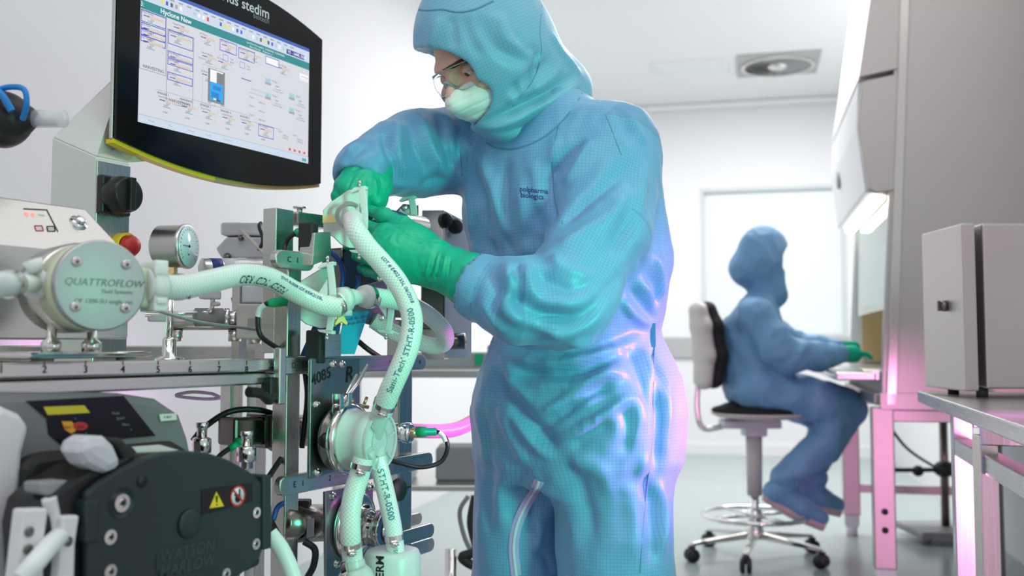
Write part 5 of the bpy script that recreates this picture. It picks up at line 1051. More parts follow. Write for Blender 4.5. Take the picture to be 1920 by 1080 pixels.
# ------------------------------------------------------------------ things standing on the back of the skid
gz=thing('pressure_gauge','round steel pressure gauge with pale blue dial on a brass stem','gauge',P(325,520,1.72)); gc=P(345,462,1.72); gn=Vector((.985,-.17,0)).normalized()
mb=MB(); mb.lathe(gc,gn,[(.030,-.050),(.0375,-.044),(.0375,.0),(.0395,.002),(.0395,.008),(.036,.009)],48); mb.build('gauge_case',m_['steel'],gz)
mb=MB(); mb.lathe(gc+gn*.0085,gn,[(.0355,0),(.0355,.001)],48); mb.build('dial',m_['gface'],gz)
gx=Z.cross(gn)
mb=MB()
for i in range(21):
    a=R(225-270*i/20); e=gx*math.cos(a)+Z*math.sin(a); mb.box(gc+gn*.0099+e*.030,(.005 if i%5==0 else .003,.0006,.0004),(e,gn.cross(e),gn))
mb.box(gc+gn*.0105-gx*.010,(.024,.0012,.0005),(gx,Z,gn)); mb.lathe(gc+gn*.0102,gn,[(.0025,0),(.0025,.001)],16); add_text(mb,'bar',.007,gc+gn*.0099-Z*.014,gx,Z); mb.build('dial_marks',m_['ink'],gz)
g0=gc-gn*.024; zg=P(320,520,1.72).z
mb=MB(); mb.box(Vector((g0.x,g0.y,gc.z-.047)),(.018,.018,.022)); mb.cyl(Vector((g0.x,g0.y,gc.z-.07)),Vector((g0.x,g0.y,gc.z-.036)),.008); mb.build('brass_stem',m_['brass'],gz,bevel=.001)
mb=MB(); mb.cyl(Vector((g0.x,g0.y,zt1-.009)),Vector((g0.x,g0.y,gc.z-.07)),.006); mb.lathe((g0.x,g0.y,zt1-.009),Z,[(.025,0),(.025,.008),(.012,.012),(.012,.04),(.008,.045)],24); mb.build('stand_pipe',m_['polish'],gz)
# valve assembly mid
va=thing('pipe_assembly','steel pipework with grey valve body and bent rod behind the long horizontal hose','pipework',P(360,610,1.85))
y_=1.82
mb=MB(); mb.cyl(P(318,606,y_),P(460,606,y_+.06),.013); mb.build('lower_pipe',m_['steel'],va)
mb=MB(); mb.cyl(P(366,595,y_),P(418,595,y_+.03),.017,seg=8); mb.build('grey_valve',m_['mgrey'],va)
mb=MB(); mb.cyl(P(418,595,y_+.03),P(428,595,y_+.035),.019,seg=6); mb.cyl(P(428,595,y_+.035),P(448,595,y_+.04),.013); mb.build('nut',m_['chrome'],va)
mb=MB(); mb.tube([P(272,590,y_-.05),P(330,588,y_-.03),P(382,586,y_),P(396,580,y_),P(399,560,y_)],.0045,12); mb.build('bent_rod',m_['polish'],va)
mb=MB(); mb.box(P(394,553,y_),(.034,.03,.016)); mb.cyl(P(404,566,y_),P(404,574,y_),.009); mb.build('clamp_block',m_['lgrey'],va,bevel=.003); mb=MB(); mb.box(P(300,596,y_-.04),(.04,.02,.014)); mb.build('clamp_block',m_['lgrey'],va,bevel=.003)
mb=MB(); mb.cyl(P(330,619,y_),P(330,640,y_),.012); mb.cyl(P(440,619,y_+.05),P(440,640,y_+.05),.012); mb.build('support',m_['steel'],va)
mb=MB(); mb.tube([P(282,578,1.50),P(320,590,1.6),P(380,605,1.68),P(450,614,1.75),P(520,622,1.8)],.0028,8); tag(mb.build('thin_cable',m_['gink']),'thin olive grey cable drooping behind the round pump outlet','cable')
tr=thing('transmitter','cream coloured square transmitter with dark window left of the upright','transmitter',P(478,620,1.86))
mb=MB(); mb.box(P(478,603,1.86),(.058,.05,.066)); mb.build('housing',m_['beige'],tr,bevel=.004)
mb=MB(); mb.box(P(484,552,1.86),(.05,.045,.034)); mb.box(P(476,570,1.86),(.03,.03,.02)); mb.build('cap',m_['lgrey'],tr,bevel=.004)
mb=MB(); mb.box(P(482,606,1.832),(.034,.003,.018)); mb.build('window',m_['mgrey'],tr)
mb=MB(); mb.cyl(P(478,624,1.86),P(478,645,1.86),.012); mb.build('stem',m_['steel'],tr)
mb=MB(); mb.extrude([P(x,y,1.98) for x,y in[(432,558),(450,550),(456,588),(440,592)]],(0,-1,0),.02); mb.tube([P(444,590,1.99),P(444,620,1.99),P(444,645,1.99)],.006,8); tag(mb.build('red_handle',m_['red'],bevel=.003),'blurred red valve handle left of the cream transmitter','handle')
# steel cylinder with navy label
cy=thing('filter_cylinder','horizontal steel cylinder with navy blue label left of the handle marked C','cylinder',P(440,505,1.90))
mb=MB(); mb.lathe(P(378,503,1.86),P(515,503,1.96)-P(378,503,1.86),[(.012,-.002),(.019,.002),(.019,.17)],32); mb.build('barrel',m_['steel'],cy)
dcy=(P(515,503,1.96)-P(378,503,1.86)).normalized(); a=P(378,503,1.86)+dcy*.014
mb=MB(); mb.lathe(a,dcy,[(.0194,0),(.0194,.022)],32); mb.build('navy_label',m_['nink'],cy)
mb=MB(); mb.lathe(a+dcy*.024,dcy,[(.0194,0),(.0194,.03)],32); mb.build('pale_label',m_['lgrey'],cy)
q=P(440,540,1.9); mb=MB(); mb.beam(P(450,520,1.91),Vector((P(450,520,1.91).x,P(450,520,1.91).y,zt1-.009)),.02,.02); mb.build('stand',m_['steel'],cy)
# blurred grey actuator above
ac=thing('grey_actuator','blurred pale grey instrument with loose cables above the labelled cylinder','instrument',P(455,470,2.15))
mb=MB(); vs=[P(x,y,Y_) for Y_ in(2.10,2.25) for x,y in((405,466),(416,484),(512,484),(512,445),(425,445))]
mb.add(vs,[(0,1,2,3,4),(9,8,7,6,5)]+[(i,5+i,5+(i+1)%5,(i+1)%5) for i in range(5)]); mb.build('case',m_['lgrey'],ac,bevel=.004)
mb=MB(); mb.box(P(462,432,2.18),(.10,.06,.028)); mb.box(P(440,424,2.18),(.05,.05,.012)); mb.build('top_frame',m_['wpaint'],ac,bevel=.006)
mb=MB(); mb.tube([P(485,470,2.07),P(493,450,2.07),P(486,425,2.08),P(489,418,2.10)],.004,8); mb.build('dark_lead',m_['blackm'],ac)
mb=MB(); mb.tube([P(450,430,2.08),P(480,460,2.07),P(505,488,2.07)],.004,8); mb.build('pale_lead',m_['beige'],ac)
mb=MB(); mb.sph(P(452,446,2.09),.007); mb.sph(P(426,482,2.095),.009); mb.build('nut',m_['dsteel'],ac)
mb=MB(); mb.beam(P(480,484,2.17),Vector((P(480,484,2.17).x,P(480,484,2.17).y,zt1-.009)),.03,.03); mb.build('support_post',m_['steel'],ac)
mb=MB(); mb.tube([P(398,738,1.9),P(360,735,1.9),P(330,742,1.9),P(380,748,1.9),P(412,746,1.9),P(398,738,1.9)],.0032,8); tag(mb.build('pale_cable',m_['lgrey']),'thin pale cable loop hanging below the ruler rail','cable')
# ------------------------------------------------------------------ camera-like lamp at the far left edge
lm=thing('black_lamp_head','black rounded lamp head with clear glass cylinder at the left edge','lamp',P(20,225,1.45))
s=SDF(P(10,222,1.45)-Vector((.12,.1,.08)),P(10,222,1.45)+Vector((.08,.1,.08)),.004); s.ell(P(5,224,1.45),(.042,.04,.042),None,0); s.cone(P(10,224,1.45),P(50,222,1.45),.038,.018,.01); V_,Q_=s.mesh(); np_mesh('head',V_,Q_,m_['black'],lm)
mb=MB(); mb.tube([P(-10,170,1.41),P(20,163,1.41),P(45,168,1.41),P(50,195,1.41),P(42,224,1.42)],.0042,12); mb.tube([P(-10,165,1.40),P(5,180,1.40),P(22,208,1.405)],.0052,12); mb.build('blue_lead',m_['blue'],lm)
mb=MB(); a=P(56,223,1.45); b=P(122,222,1.45); mb.cyl(a,b,.0135,seg=28); mb.build('glass_cylinder',m_['halfclear'],lm)
mb=MB(); mb.cyl(P(64,226,1.45),P(104,226,1.45),.008,seg=20); mb.build('inner_core',m_['wpaint'],lm)
mb=MB(); mb.cyl(P(-20,230,1.45),P(-60,235,1.45),.012); mb.tube([P(-40,233,1.45),P(-90,300,1.45),P(-95,450,1.45),P(-95,640,1.45)],.012,12); mb.build('goose_neck',m_['black'],lm)
# ================================================================== the worker
A_=Vector((.77,-.64,0)).normalized(); F_=Vector((-.64,-.77,0)).normalized()
def WX(px,Y): return (px-960)/FPX*Y
def zz(y,Y): return P(960,y,Y).z
st=[]
for y,px,hw,Y,rb in((905,1076,.140,1.95,.13),(860,1074,.186,1.95,.155),(770,1077,.200,1.95,.175),(700,1079,.187,1.95,.165),(645,1081,.163,1.95,.150),(618,1083,.152,1.94,.140),(585,1077,.170,1.94,.155),(500,1069,.190,1.94,.165),(400,1055,.191,1.93,.160),(310,1050,.180,1.93,.150),(250,1045,.150,1.93,.125),(205,1030,.105,1.92,.105),(165,1015,.075,1.91,.085)):
    ra=math.sqrt(max(hw*hw-(rb*.64)**2,1e-4))/.77; st.append((zz(y,Y),WX(px,Y),Y,ra,rb))
s=SDF((-.40,1.45,.0),(.42,2.32,1.62),.0062)
s.loft(st,A_,.02,2.3)
LH,LK,LA=(.190,1.895,.90),(.196,1.86,.46),(.196,1.88,.10); RH,RK,RA=(.030,2.005,.90),(.008,2.01,.46),(.01,2.03,.10)
s.chain([LH,LK,LA],[.114,.108,.085],.06); s.chain([RH,RK,RA],[.098,.092,.080],.02)
s.cone((.196,1.87,.045),(.12,1.78,.045),.05,.045,.03); s.cone((.01,2.02,.045),(-.07,1.93,.045),.05,.045,.03)
la=[P(1150,275,1.84),P(1128,430,1.75),P(1060,560,1.66)]; lf=[P(1060,560,1.66),P(965,563,1.64),P(915,545,1.655)]
s.chain(la,[.086,.082,.080],.03); s.chain(lf,[.078,.066,.050],.03); s.cone(P(905,540,1.66),P(893,535,1.66),.053,.056,.015)
ra_=[P(870,275,2.02),P(775,292,1.96)]; rf=[P(775,292,1.96),P(715,305,1.89),P(692,318,1.85)]
s.chain(ra_,[.088,.085],.04); s.chain([P(775,287,1.96),P(725,300,1.9),P(694,312,1.855)],[.083,.066,.054],.02)
s.cone(P(690,318,1.85),P(683,323,1.845),.054,.057,.01)
# open cuffs
s.cone(P(846,516,1.675),P(800,496,1.69),.062,.07,.004,op='sub'); s.cone(P(664,362,1.815),P(650,392,1.80),.050,.055,.004,op='sub')
s.F=s.F
V,Qd=s.mesh(); V=smooth_mesh(V,Qd,2); nrm=vnormals(V,Qd); bv0=bvh_of(V,Qd)
nar=np.array
def seg_dist(V,a,b):
    a=nar(a);b=nar(b);ab=b-a;t=np.clip(((V-a)@ab)/max(ab@ab,1e-9),0,1); return np.linalg.norm(V-a-t[:,None]*ab,axis=1),t
limb=[('t',None,None,.19)]
axes=[(nar(la[0]),nar(la[1])),(nar(la[1]),nar(la[2])),(nar(lf[0]),nar(lf[1])),(nar(lf[1]),nar(lf[2])),(nar(ra_[0]),nar(ra_[1])),(nar(rf[0]),nar(rf[1])),(nar(rf[1]),nar(rf[2]))]
groups=[[0,1],[2,3],[4],[5,6]]; rad=[.088,.082,.090,.075]
# cloth grid coordinates
attr=np.zeros_like(V)
cx=np.interp(V[:,2],[q[0] for q in sorted(st)],[q[1] for q in sorted(st)]); cy=np.interp(V[:,2],[q[0] for q in sorted(st)],[q[2] for q in sorted(st)])
th=np.arctan2((V[:,0]-cx)*A_.x+(V[:,1]-cy)*A_.y,(V[:,0]-cx)*F_.x+(V[:,1]-cy)*F_.y)
attr[:,0]=th*.185; attr[:,1]=V[:,2]
tr=np.hypot(V[:,0]-cx,V[:,1]-cy)/.185; best=tr.copy(); best[V[:,2]>1.46]=np.minimum(best[V[:,2]>1.46],1.0)
for c,(lx,ly) in enumerate(((.197,1.87),(.012,2.02))):
    m=(V[:,2]<.86)&((np.hypot(V[:,0]-lx,V[:,1]-ly))<=(np.hypot(V[:,0]-(.209-lx),V[:,1]-(3.89-ly))))
    attr[m,0]=np.arctan2(V[m,0]-lx,-(V[m,1]-ly))*.108+c*3; best[V[:,2]<.86]=0
for gi,g in enumerate(groups):
    L0=0
    for k in g:
        a,b=axes[k]; d,t=seg_dist(V,a,b); m=(d/rad[gi]*.97<best)&(d<rad[gi]*1.35); best[m]=d[m]/rad[gi]*.97
        dr=Vector(b-a).normalized(); x_,y_,_=basis(dr,Vector((.3,-.2,.9))); q=V[m]-a-t[m][:,None]*(b-a)
        attr[m,0]=np.arctan2(q@nar(x_),q@nar(y_))*rad[gi]+5+gi; attr[m,1]=L0+t[m]*np.linalg.norm(b-a); L0+=np.linalg.norm(b-a)
# folds: strokes traced over the garment, each with a width and a height (metres)
def fold(V,nrm,bv,strokes):
    dsp=np.zeros(len(V))
    for px,wd,amp in strokes:
        pts=[hit(bv,x,y) for x,y in px]; nn_=[q[1] for q in pts if q[0] is not None]; pts=[nar(q[0]) for q in pts if q[0] is not None]
        if len(pts)<2: continue
        if len(pts)>2: pts=[nar(q) for q in catmull(pts,4)]
        lo=np.min(pts,0)-wd*3; hi=np.max(pts,0)+wd*3; m=np.all((V>lo)&(V<hi),axis=1); idx=np.where(m)[0]
        if len(idx)==0: continue
        Vs=V[idx]; D=np.full(len(idx),9.); T=np.zeros(len(idx)); n=len(pts)-1
        for i in range(n):
            d,t=seg_dist(Vs,pts[i],pts[i+1]); u=d<D; D[u]=d[u]; T[u]=(i+t[u])/n
        am=nar(sum(nn_,Vector()).normalized()); fac=np.clip((nrm[idx]@am)*1.5+.4,0,1)
        dsp[idx]+=amp*np.exp(-(D/wd)**2)*np.clip(np.minimum(T,1-T)*5+.15,0,1)*fac
    return dsp
ST=[
 # left sleeve
 ([(1050,425),(1085,390),(1140,345),(1190,300)],.012,-.010),([(1045,470),(1090,440),(1150,400),(1195,350)],.014,.008),([(1050,520),(1110,500),(1180,430),(1215,370)],.018,-.007),
 ([(1035,330),(1060,300),(1095,260)],.012,-.009),([(1060,350),(1085,310),(1110,265)],.012,.008),([(1215,300),(1200,380),(1175,470),(1140,540)],.02,.008),([(1190,320),(1180,400),(1150,480)],.014,-.008),
 ([(930,560),(965,590),(1010,612),(1070,618)],.013,.010),([(940,540),(985,575),(1040,595),(1100,585)],.010,-.010),([(985,500),(1000,540),(1040,570),(1100,560)],.013,.010),([(1005,505),(1035,530),(1080,545),(1130,520)],.010,-.011),([(1035,480),(1060,505),(1110,510)],.010,.009),
 ([(950,492),(955,530),(950,575)],.008,.009),([(968,498),(972,540),(972,580)],.006,-.009),([(925,505),(930,545),(925,590)],.008,-.007),([(985,495),(990,530),(1005,560)],.008,.007),([(905,560),(925,600),(960,625)],.010,.006),
 ([(960,630),(1020,600),(1080,600),(1130,560)],.014,-.006),([(1090,610),(1120,570),(1160,510),(1190,450)],.014,-.007),([(1020,628),(1080,618),(1130,580)],.010,.007),
 # chest and torso
 ([(880,300),(905,380),(925,470),(940,560)],.016,-.010),([(905,290),(930,370),(955,450)],.012,.009),([(945,300),(950,380),(955,460),(985,540)],.012,-.007),([(975,330),(985,400),(990,470),(975,540)],.018,.008),
 ([(1010,400),(1015,460),(1000,530)],.014,-.007),([(870,330),(885,400),(895,470),(905,540)],.010,.007),([(1035,300),(1035,380),(1040,420)],.008,-.008),([(930,480),(960,520),(985,560)],.012,.007),([(1000,520),(1010,540),(1030,560)],.010,-.008),
 ([(1000,300),(1008,350),(1018,400)],.012,.006),([(1045,260),(1035,310)],.010,.006),([(1110,160),(1150,200),(1190,260)],.010,-.006),([(1130,175),(1175,215),(1210,270)],.010,.006),([(1060,230),(1100,185)],.008,-.006),
 ([(1205,480),(1225,530),(1232,580)],.012,-.010),([(1180,540),(1205,570),(1228,600)],.010,-.010),([(1165,560),(1190,590),(1222,612)],.008,.010),([(1225,470),(1240,520),(1240,560)],.010,.009),([(1190,500),(1215,545),(1225,590)],.009,.008),
 # waist pleats
 ([(930,640),(990,655),(1060,662),(1150,640),(1225,612)],.012,-.010),([(945,665),(1010,680),(1090,672),(1160,650),(1222,622)],.011,.010),([(950,690),(1020,702),(1110,690),(1220,630)],.012,-.012),([(1000,650),(1080,640),(1150,628)],.009,.008),
 ([(970,720),(1040,722),(1110,710),(1170,690)],.012,.011),([(925,690),(950,740),(1000,800),(1040,845)],.016,-.013),([(945,680),(975,730),(1030,760),(1080,755),(1130,738)],.013,.012),([(990,745),(1040,760),(1080,752)],.010,-.010),
 ([(1010,800),(1060,770),(1110,735),(1160,715)],.011,-.013),([(1015,785),(1060,750),(1115,715),(1165,700)],.009,.010),([(1050,820),(1100,792),(1150,762),(1190,740)],.010,.011),([(1060,805),(1110,775),(1160,745)],.008,-.011),([(1070,842),(1110,815),(1150,790)],.010,-.009),
 ([(935,720),(965,780),(1005,835),(1045,860)],.012,.009),([(1180,650),(1200,700),(1215,760)],.012,-.009),([(1225,640),(1235,720),(1235,800),(1228,900)],.010,-.012),([(1205,650),(1225,690),(1245,760)],.010,.010),([(1245,690),(1252,780),(1250,880)],.010,.007),
 ([(1190,730),(1200,780),(1180,840)],.014,.008),([(1160,760),(1180,800),(1170,860)],.012,-.007),
 # legs
 ([(1050,870),(1080,900),(1100,960),(1105,1040)],.018,-.007),([(1060,860),(1120,880),(1150,940)],.016,.006),([(1195,880),(1215,930),(1225,1000),(1220,1070)],.015,-.010),([(1235,900),(1245,960),(1235,1040)],.012,.010),([(1175,900),(1190,960),(1190,1050)],.016,.006),([(1210,850),(1200,910),(1215,960)],.010,.008),
 ([(905,760),(915,840),(915,930),(920,1020)],.016,-.006),([(940,760),(960,830),(990,870)],.014,.008),([(960,850),(940,920),(950,1000)],.014,.006),([(990,880),(975,930),(950,980)],.010,-.007),
 ([(1020,900),(1000,960),(990,1010)],.008,-.009),([(1035,940),(1010,985),(1005,1040)],.008,.008),([(1000,1030),(1025,1050),(1035,1075)],.007,-.007),
 # right sleeve
 ([(820,215),(835,270),(850,330)],.010,-.010),([(790,205),(800,260),(830,320),(860,350)],.012,.010),([(765,215),(775,270),(800,330)],.010,-.009),([(745,225),(745,280),(760,340)],.012,.009),([(720,245),(725,290),(740,330)],.009,-.009),([(700,262),(715,290),(735,315)],.008,.008),
 ([(685,275),(665,290),(645,310)],.007,-.006),([(670,272),(650,290)],.007,.006),([(780,350),(820,335),(855,340)],.010,-.008),([(730,350),(760,345),(800,355)],.010,.007),([(845,200),(862,260),(865,330)],.010,-.009),([(850,230),(880,290)],.010,.006),
]
V0=V.copy(); d=fold(V,nrm,bv0,ST)
d+=wrinkle(V,.0035,11,(1,1,.5),1)+wrinkle(V,.0015,30,(1,1,.5),4)
V=V+nrm*(d*1.3)[:,None]; V=smooth_mesh(V,Qd,1)
bvS=bvh_of(V,Qd); nrmS=vnormals(V,Qd)
# ---- head
Fh=Vector((-.64,-.60,-.48)).normalized(); Lh=Vector((.70,-.70,.12)); Lh=(Lh-Fh*Lh.dot(Fh)).normalized(); Uh=Fh.cross(Lh)
eyeL=P(877,131,1.76); C=eyeL-Fh*.083-Lh*.032
def hp(x,y,z): return C+Fh*x+Lh*y+Uh*z
HA=(Fh,Lh,Uh)
s=SDF((-.30,1.60,1.25),(.22,2.08,1.75),.0036)
s.ell(hp(-.005,0,.03),(.100,.078,.098),HA,0); s.ell(hp(.035,0,-.035),(.058,.054,.058),HA,.03); s.cone(hp(.050,0,-.066),hp(.03,0,-.060),.022,.038,.03)
s.cone(hp(.088,.026,.018),hp(.090,-.026,.018),.014,.014,.02); s.cone(hp(.093,0,.008),hp(.116,0,-.032),.008,.012,.012); s.ell(hp(.108,.014,-.036),(.010,.008,.008),HA,.008); s.ell(hp(.108,-.014,-.036),(.010,.008,.008),HA,.008)
for q in(1,-1):
    s.ell(hp(.093,q*.033,.0),(.018,.017,.012),HA,.012,op='sub'); s.ell(hp(.070,q*.05,-.028),(.022,.02,.02),HA,.02)
    s.ell(hp(.0,q*.08,-.012),(.016,.008,.030),HA,.008)
s.ell(hp(.082,0,-.066),(.012,.025,.006),HA,.008); s.ell(hp(.078,0,-.075),(.012,.02,.006),HA,.008)
s.cone(hp(-.03,0,-.07),P(1020,200,1.93),.055,.06,.03); s.cone(P(960,235,2.0),P(1110,240,1.87),.05,.05,.05)
Vh,Qh=s.mesh(); Vh=smooth_mesh(Vh,Qh,1)
wk=np_mesh('person',Vh,Qh,m_['skin'],origin=(.1,1.93,0)); tag(wk,'standing person in light blue hooded cleanroom coverall, face mask and green gloves, leaning over hoses','person')
bvH=bvh_of(Vh,Qh)
np_mesh('coverall',V,Qd,m_['suit'],wk,attr=attr)
for q in(1,-1):
    ec=hp(.0795,q*.032,.0); mb=MB(); mb.sph(ec,.0122); ey=mb.build('eye',m_['eye'],wk)
    g=(Fh*.8-Uh*.62-Lh*.12).normalized(); mb=MB(); mb.lathe(ec+g*.0113,g,[(.0055,0),(.0045,.0010),(.002,.0016)],16); mb.build('iris',m_['iris'],ey)
    s=SDF(ec-Vector((.02,.02,.02)),ec+Vector((.02,.02,.02)),.0014); s.ell(ec,(.0142,.0142,.0142),None,0); s.ell(ec+Fh*.015-Uh*.0072,(.014,.015,.0040),HA,.002,op='sub'); s.ell(ec,(.0126,)*3,None,0,op='sub'); Ve,Qe=s.mesh(); np_mesh('eyelid',Ve,Qe,m_['skin'],wk)
def strip(bv,px,wd,mat,name,parent,lift=.0012,res=6,thick=.0012,taper=False,mbs=None):
    q=catmull([Vector((x,y,0)) for x,y in px],res); P_=[];N2=[]
    for a in q:
        h,n=hit(bv,a.x,a.y)
        if h is not None and (not P_ or (h-P_[-1]).length<.06+(.12 if 'zip' in name else 0)): P_.append(h); N2.append(n)
    if len(P_)<3: return None
    # smooth
    for _ in range(2): P_=[P_[0]]+[(P_[i-1]+P_[i]*2+P_[i+1])/4 for i in range(1,len(P_)-1)]+[P_[-1]]; N2=[N2[0]]+[(N2[i-1]+N2[i]*2+N2[i+1]).normalized() for i in range(1,len(N2)-1)]+[N2[-1]]
    mb=mbs or MB(); k=len(P_); vs=[];fs=[]
    for i in range(k):
        T=(P_[min(i+1,k-1)]-P_[max(i-1,0)]).normalized(); b=T.cross(N2[i]).normalized(); w_=wd/2*(1 if not taper else max(.25,math.sin(PI*(i+.6)/(k+.2))))
        c=P_[i]+N2[i]*lift
        vs+=[c-b*w_-N2[i]*thick,c-b*w_*.8,c+b*w_*.8,c+b*w_-N2[i]*thick]
    for i in range(k-1):
        for j in range(3): fs.append((4*i+j,4*(i+1)+j,4*(i+1)+j+1,4*i+j+1))
    mb.add(vs,fs,smooth=True)
    return mb.build(name,mat,parent) if mbs is None else mb
strip(bvH,[(832,131),(850,124),(868,114),(886,112)],.011,m_['brow'],'eyebrow',wk,.0022,taper=True)
# ---- mask
s=SDF((-.28,1.60,1.30),(.10,1.95,1.62),.0028)
s.ell(hp(.046,0,-.048),(.070,.063,.051),HA,0); s.cone(hp(.098,0,-.024),hp(.118,0,-.045),.014,.017,.02); s.cutplane(hp(.09,0,-.020),(Uh+Fh*.12)); s.cone(hp(-.02,0,-.05),hp(.036,0,-.052),.034,.034,.006,op='sub')
s.cutplane(hp(.02,0,0),-Fh)
Vm,Qm=s.mesh(); nm=vnormals(Vm,Qm); zl=(Vm-nar(hp(0,0,0)))@nar(Uh); dd=-.0016*np.exp(-((zl+.045)/.0022)**2)-.0016*np.exp(-((zl+.062)/.0022)**2)-.0016*np.exp(-((zl+.079)/.0022)**2)-.001*np.exp(-((zl+.030)/.0014)**2)
Vm=smooth_mesh(Vm,Qm,1)+nm*(dd+wrinkle(Vm,.0016,30,(1,1,.6),8))[:,None]; np_mesh('face_mask',Vm,Qm,m_['mask'],wk); bvM=bvh_of(Vm,Qm)
# ---- hood
Ch=hp(.0,0,.028)
s=SDF((-.30,1.58,1.22),(.30,2.14,1.80),.0042)
s.ell(Ch,(.128,.118,.140),HA,0); s.ell(hp(-.035,0,.04),(.12,.112,.13),HA,.03); s.chain([hp(-.01,0,-.01),P(962,150,1.89),P(1000,190,1.93)],[.104,.098,.108],.05); s.chain([P(905,190,1.82),P(945,225,1.83)],[.052,.040],.035); s.cone(P(1010,120,1.96),P(1070,165,1.95),.05,.035,.05)
s.cone(P(960,210,1.87),P(1020,225,1.87),.06,.06,.03)
s.ell(hp(.125,-.085,-.002),(.155,.150,.078),HA,.006,op='sub'); s.ell(hp(.125,-.055,-.045),(.15,.124,.056),HA,.010,op='sub'); s.ell(hp(.01,0,.008),(.104,.084,.122),HA,.004,op='sub'); s.ell(hp(.045,-.005,-.046),(.076,.069,.056),HA,.004,op='sub')
Vo,Qo=s.mesh(); no=vnormals(Vo,Qo); bo=bvh_of(Vo,Qo); Vo=smooth_mesh(Vo,Qo,2)
SH=[([(900,240),(960,225),(1030,190),(1085,160)],.010,.011),([(905,228),(960,208),(1020,178),(1075,140)],.009,-.010),([(930,250),(985,240),(1040,210),(1095,165)],.009,-.010),([(915,200),(960,185),(1010,160),(1050,125)],.010,.008),([(920,180),(965,165),(1000,140),(1030,110)],.010,-.009),
 ([(895,30),(930,90),(990,120)],.012,-.006),([(870,30),(880,70),(905,110)],.010,-.006),([(930,20),(950,70),(1000,100)],.012,.007),([(1010,90),(1000,130),(985,180)],.008,-.010),([(820,30),(815,60),(805,90)],.012,.005),([(845,30),(850,60),(850,90)],.009,-.005),([(1030,60),(1050,95),(1090,140)],.010,.007),([(960,60),(985,90),(1005,90)],.008,-.006)]
dh=fold(Vo,no,bo,SH)+wrinkle(Vo,.003,14,(1,1,.5),6)
rim=np.abs(((Vo-nar(hp(0,0,0)))@nar(Fh)))
Vo=Vo+no*dh[:,None]; Vo=smooth_mesh(Vo,Qo,1)
ql=(Vo-nar(Ch)); tho=np.arctan2(ql@nar(Lh),-(ql@nar(Fh))); ao=np.stack([tho*.118,ql@nar(Uh),0*tho],1)
np_mesh('hood',Vo,Qo,m_['hood'],wk,attr=ao); bvO=bvh_of(Vo,Qo)
# rim binding of the face opening
rimp=[]
for i in range(-34,46):
    a=2*PI*i/110; prev=None
    for r_ in np.arange(.03,.16,.0015):
        y=-.02+r_*math.cos(a); z=-.02+r_*math.sin(a)
        r=bvO.ray_cast(hp(.30,y,z),-Fh)
        if r[0] is not None and (r[0]-C).dot(Fh)>-.005: prev=r[0]; break
    if prev is not None and (not rimp or (rimp[-1]-prev).length<.04): rimp.append(prev+Fh*.0008)
for _ in range(5): rimp=[rimp[0]]+[(rimp[i-1]+rimp[i]*2+rimp[i+1])/4 for i in range(1,len(rimp)-1)]+[rimp[-1]]
mb=MB(); mb.tube(rimp,.0040,8,3); mb.build('hood_binding',m_['hood'],wk)
strip(bvO,[(779,17),(800,20),(830,18),(858,23),(890,18),(925,2)],.0035,m_['seam'],'hood_seam',wk,.001)
strip(bvO,[(1016,10),(1012,60),(1015,100),(1000,150),(960,200)],.0018,m_['seam'],'hood_seam',wk,.0006)
# ---- glasses
gl_r=.072; s0=hp(.035,0,0)
def gp(a,z,rr=gl_r): return hp(.040,0,0)+Fh*(rr*1.0*math.cos(a))+Lh*(rr*1.12*math.sin(a))+Uh*z
na=44; nz_=8; vs=[];fs=[]
for layer,rr in enumerate((gl_r,gl_r-.002)):
    for i in range(na+1):
        a=-1.45+2.9*i/na; notch=.022*math.exp(-(a/.20)**2); zt=.016-.006*(abs(a)/1.45)**2; zb=-.030+notch+.014*(abs(a)/1.45)**3
        for j in range(nz_+1):
            t=j/nz_; zc=zb+(zt-zb)*t; vs.append(gp(a,zc,rr+.004*math.sin(PI*t)))
W_=nz_+1; K=(na+1)*W_
for i in range(na):
    for j in range(nz_):
        a=i*W_+j; fs.append((a,a+W_,a+W_+1,a+1)); fs.append((K+a,K+a+1,K+a+W_+1,K+a+W_))
for i in range(na):
    for j in (0,nz_):
        a=i*W_+j; fs.append((a,a+W_,K+a+W_,K+a) if j else (K+a,K+a+W_,a+W_,a))
mb=MB(); mb.add(vs,fs,smooth=True); gls=thing('safety_glasses','clear wraparound safety glasses worn by the standing person over the mask','glasses',hp(.08,0,0)); mb.build('lens',m_['clear'],gls)
mb=MB(); mb.tube([gp(-1.45+2.9*i/24,.0165-.006*(abs(-1.45+2.9*i/24)/1.45)**2) for i in range(25)],.0011,8,2)
mb.tube([gp(-1.45+2.9*i/40,-.030+.022*math.exp(-((-1.45+2.9*i/40)/.20)**2)+.014*(abs(-1.45+2.9*i/40)/1.45)**3) for i in range(41)],.0009,8,2); mb.build('lens_edge',m_['gel'],gls)
for q in(1,-1):
    mb=MB(); mb.tube([gp(q*1.42,.008),hp(.02,q*.086,.008),hp(-.03,q*.084,.002)],.0028,8,6); mb.build('temple',m_['gel'],gls)
mb=MB(); mb.tube([hp(.108,.012,-.020),hp(.115,.006,-.008),hp(.117,0,-.004),hp(.115,-.006,-.008),hp(.108,-.012,-.020)],.0028,8,5); mb.build('nose_bridge',m_['gel'],gls)
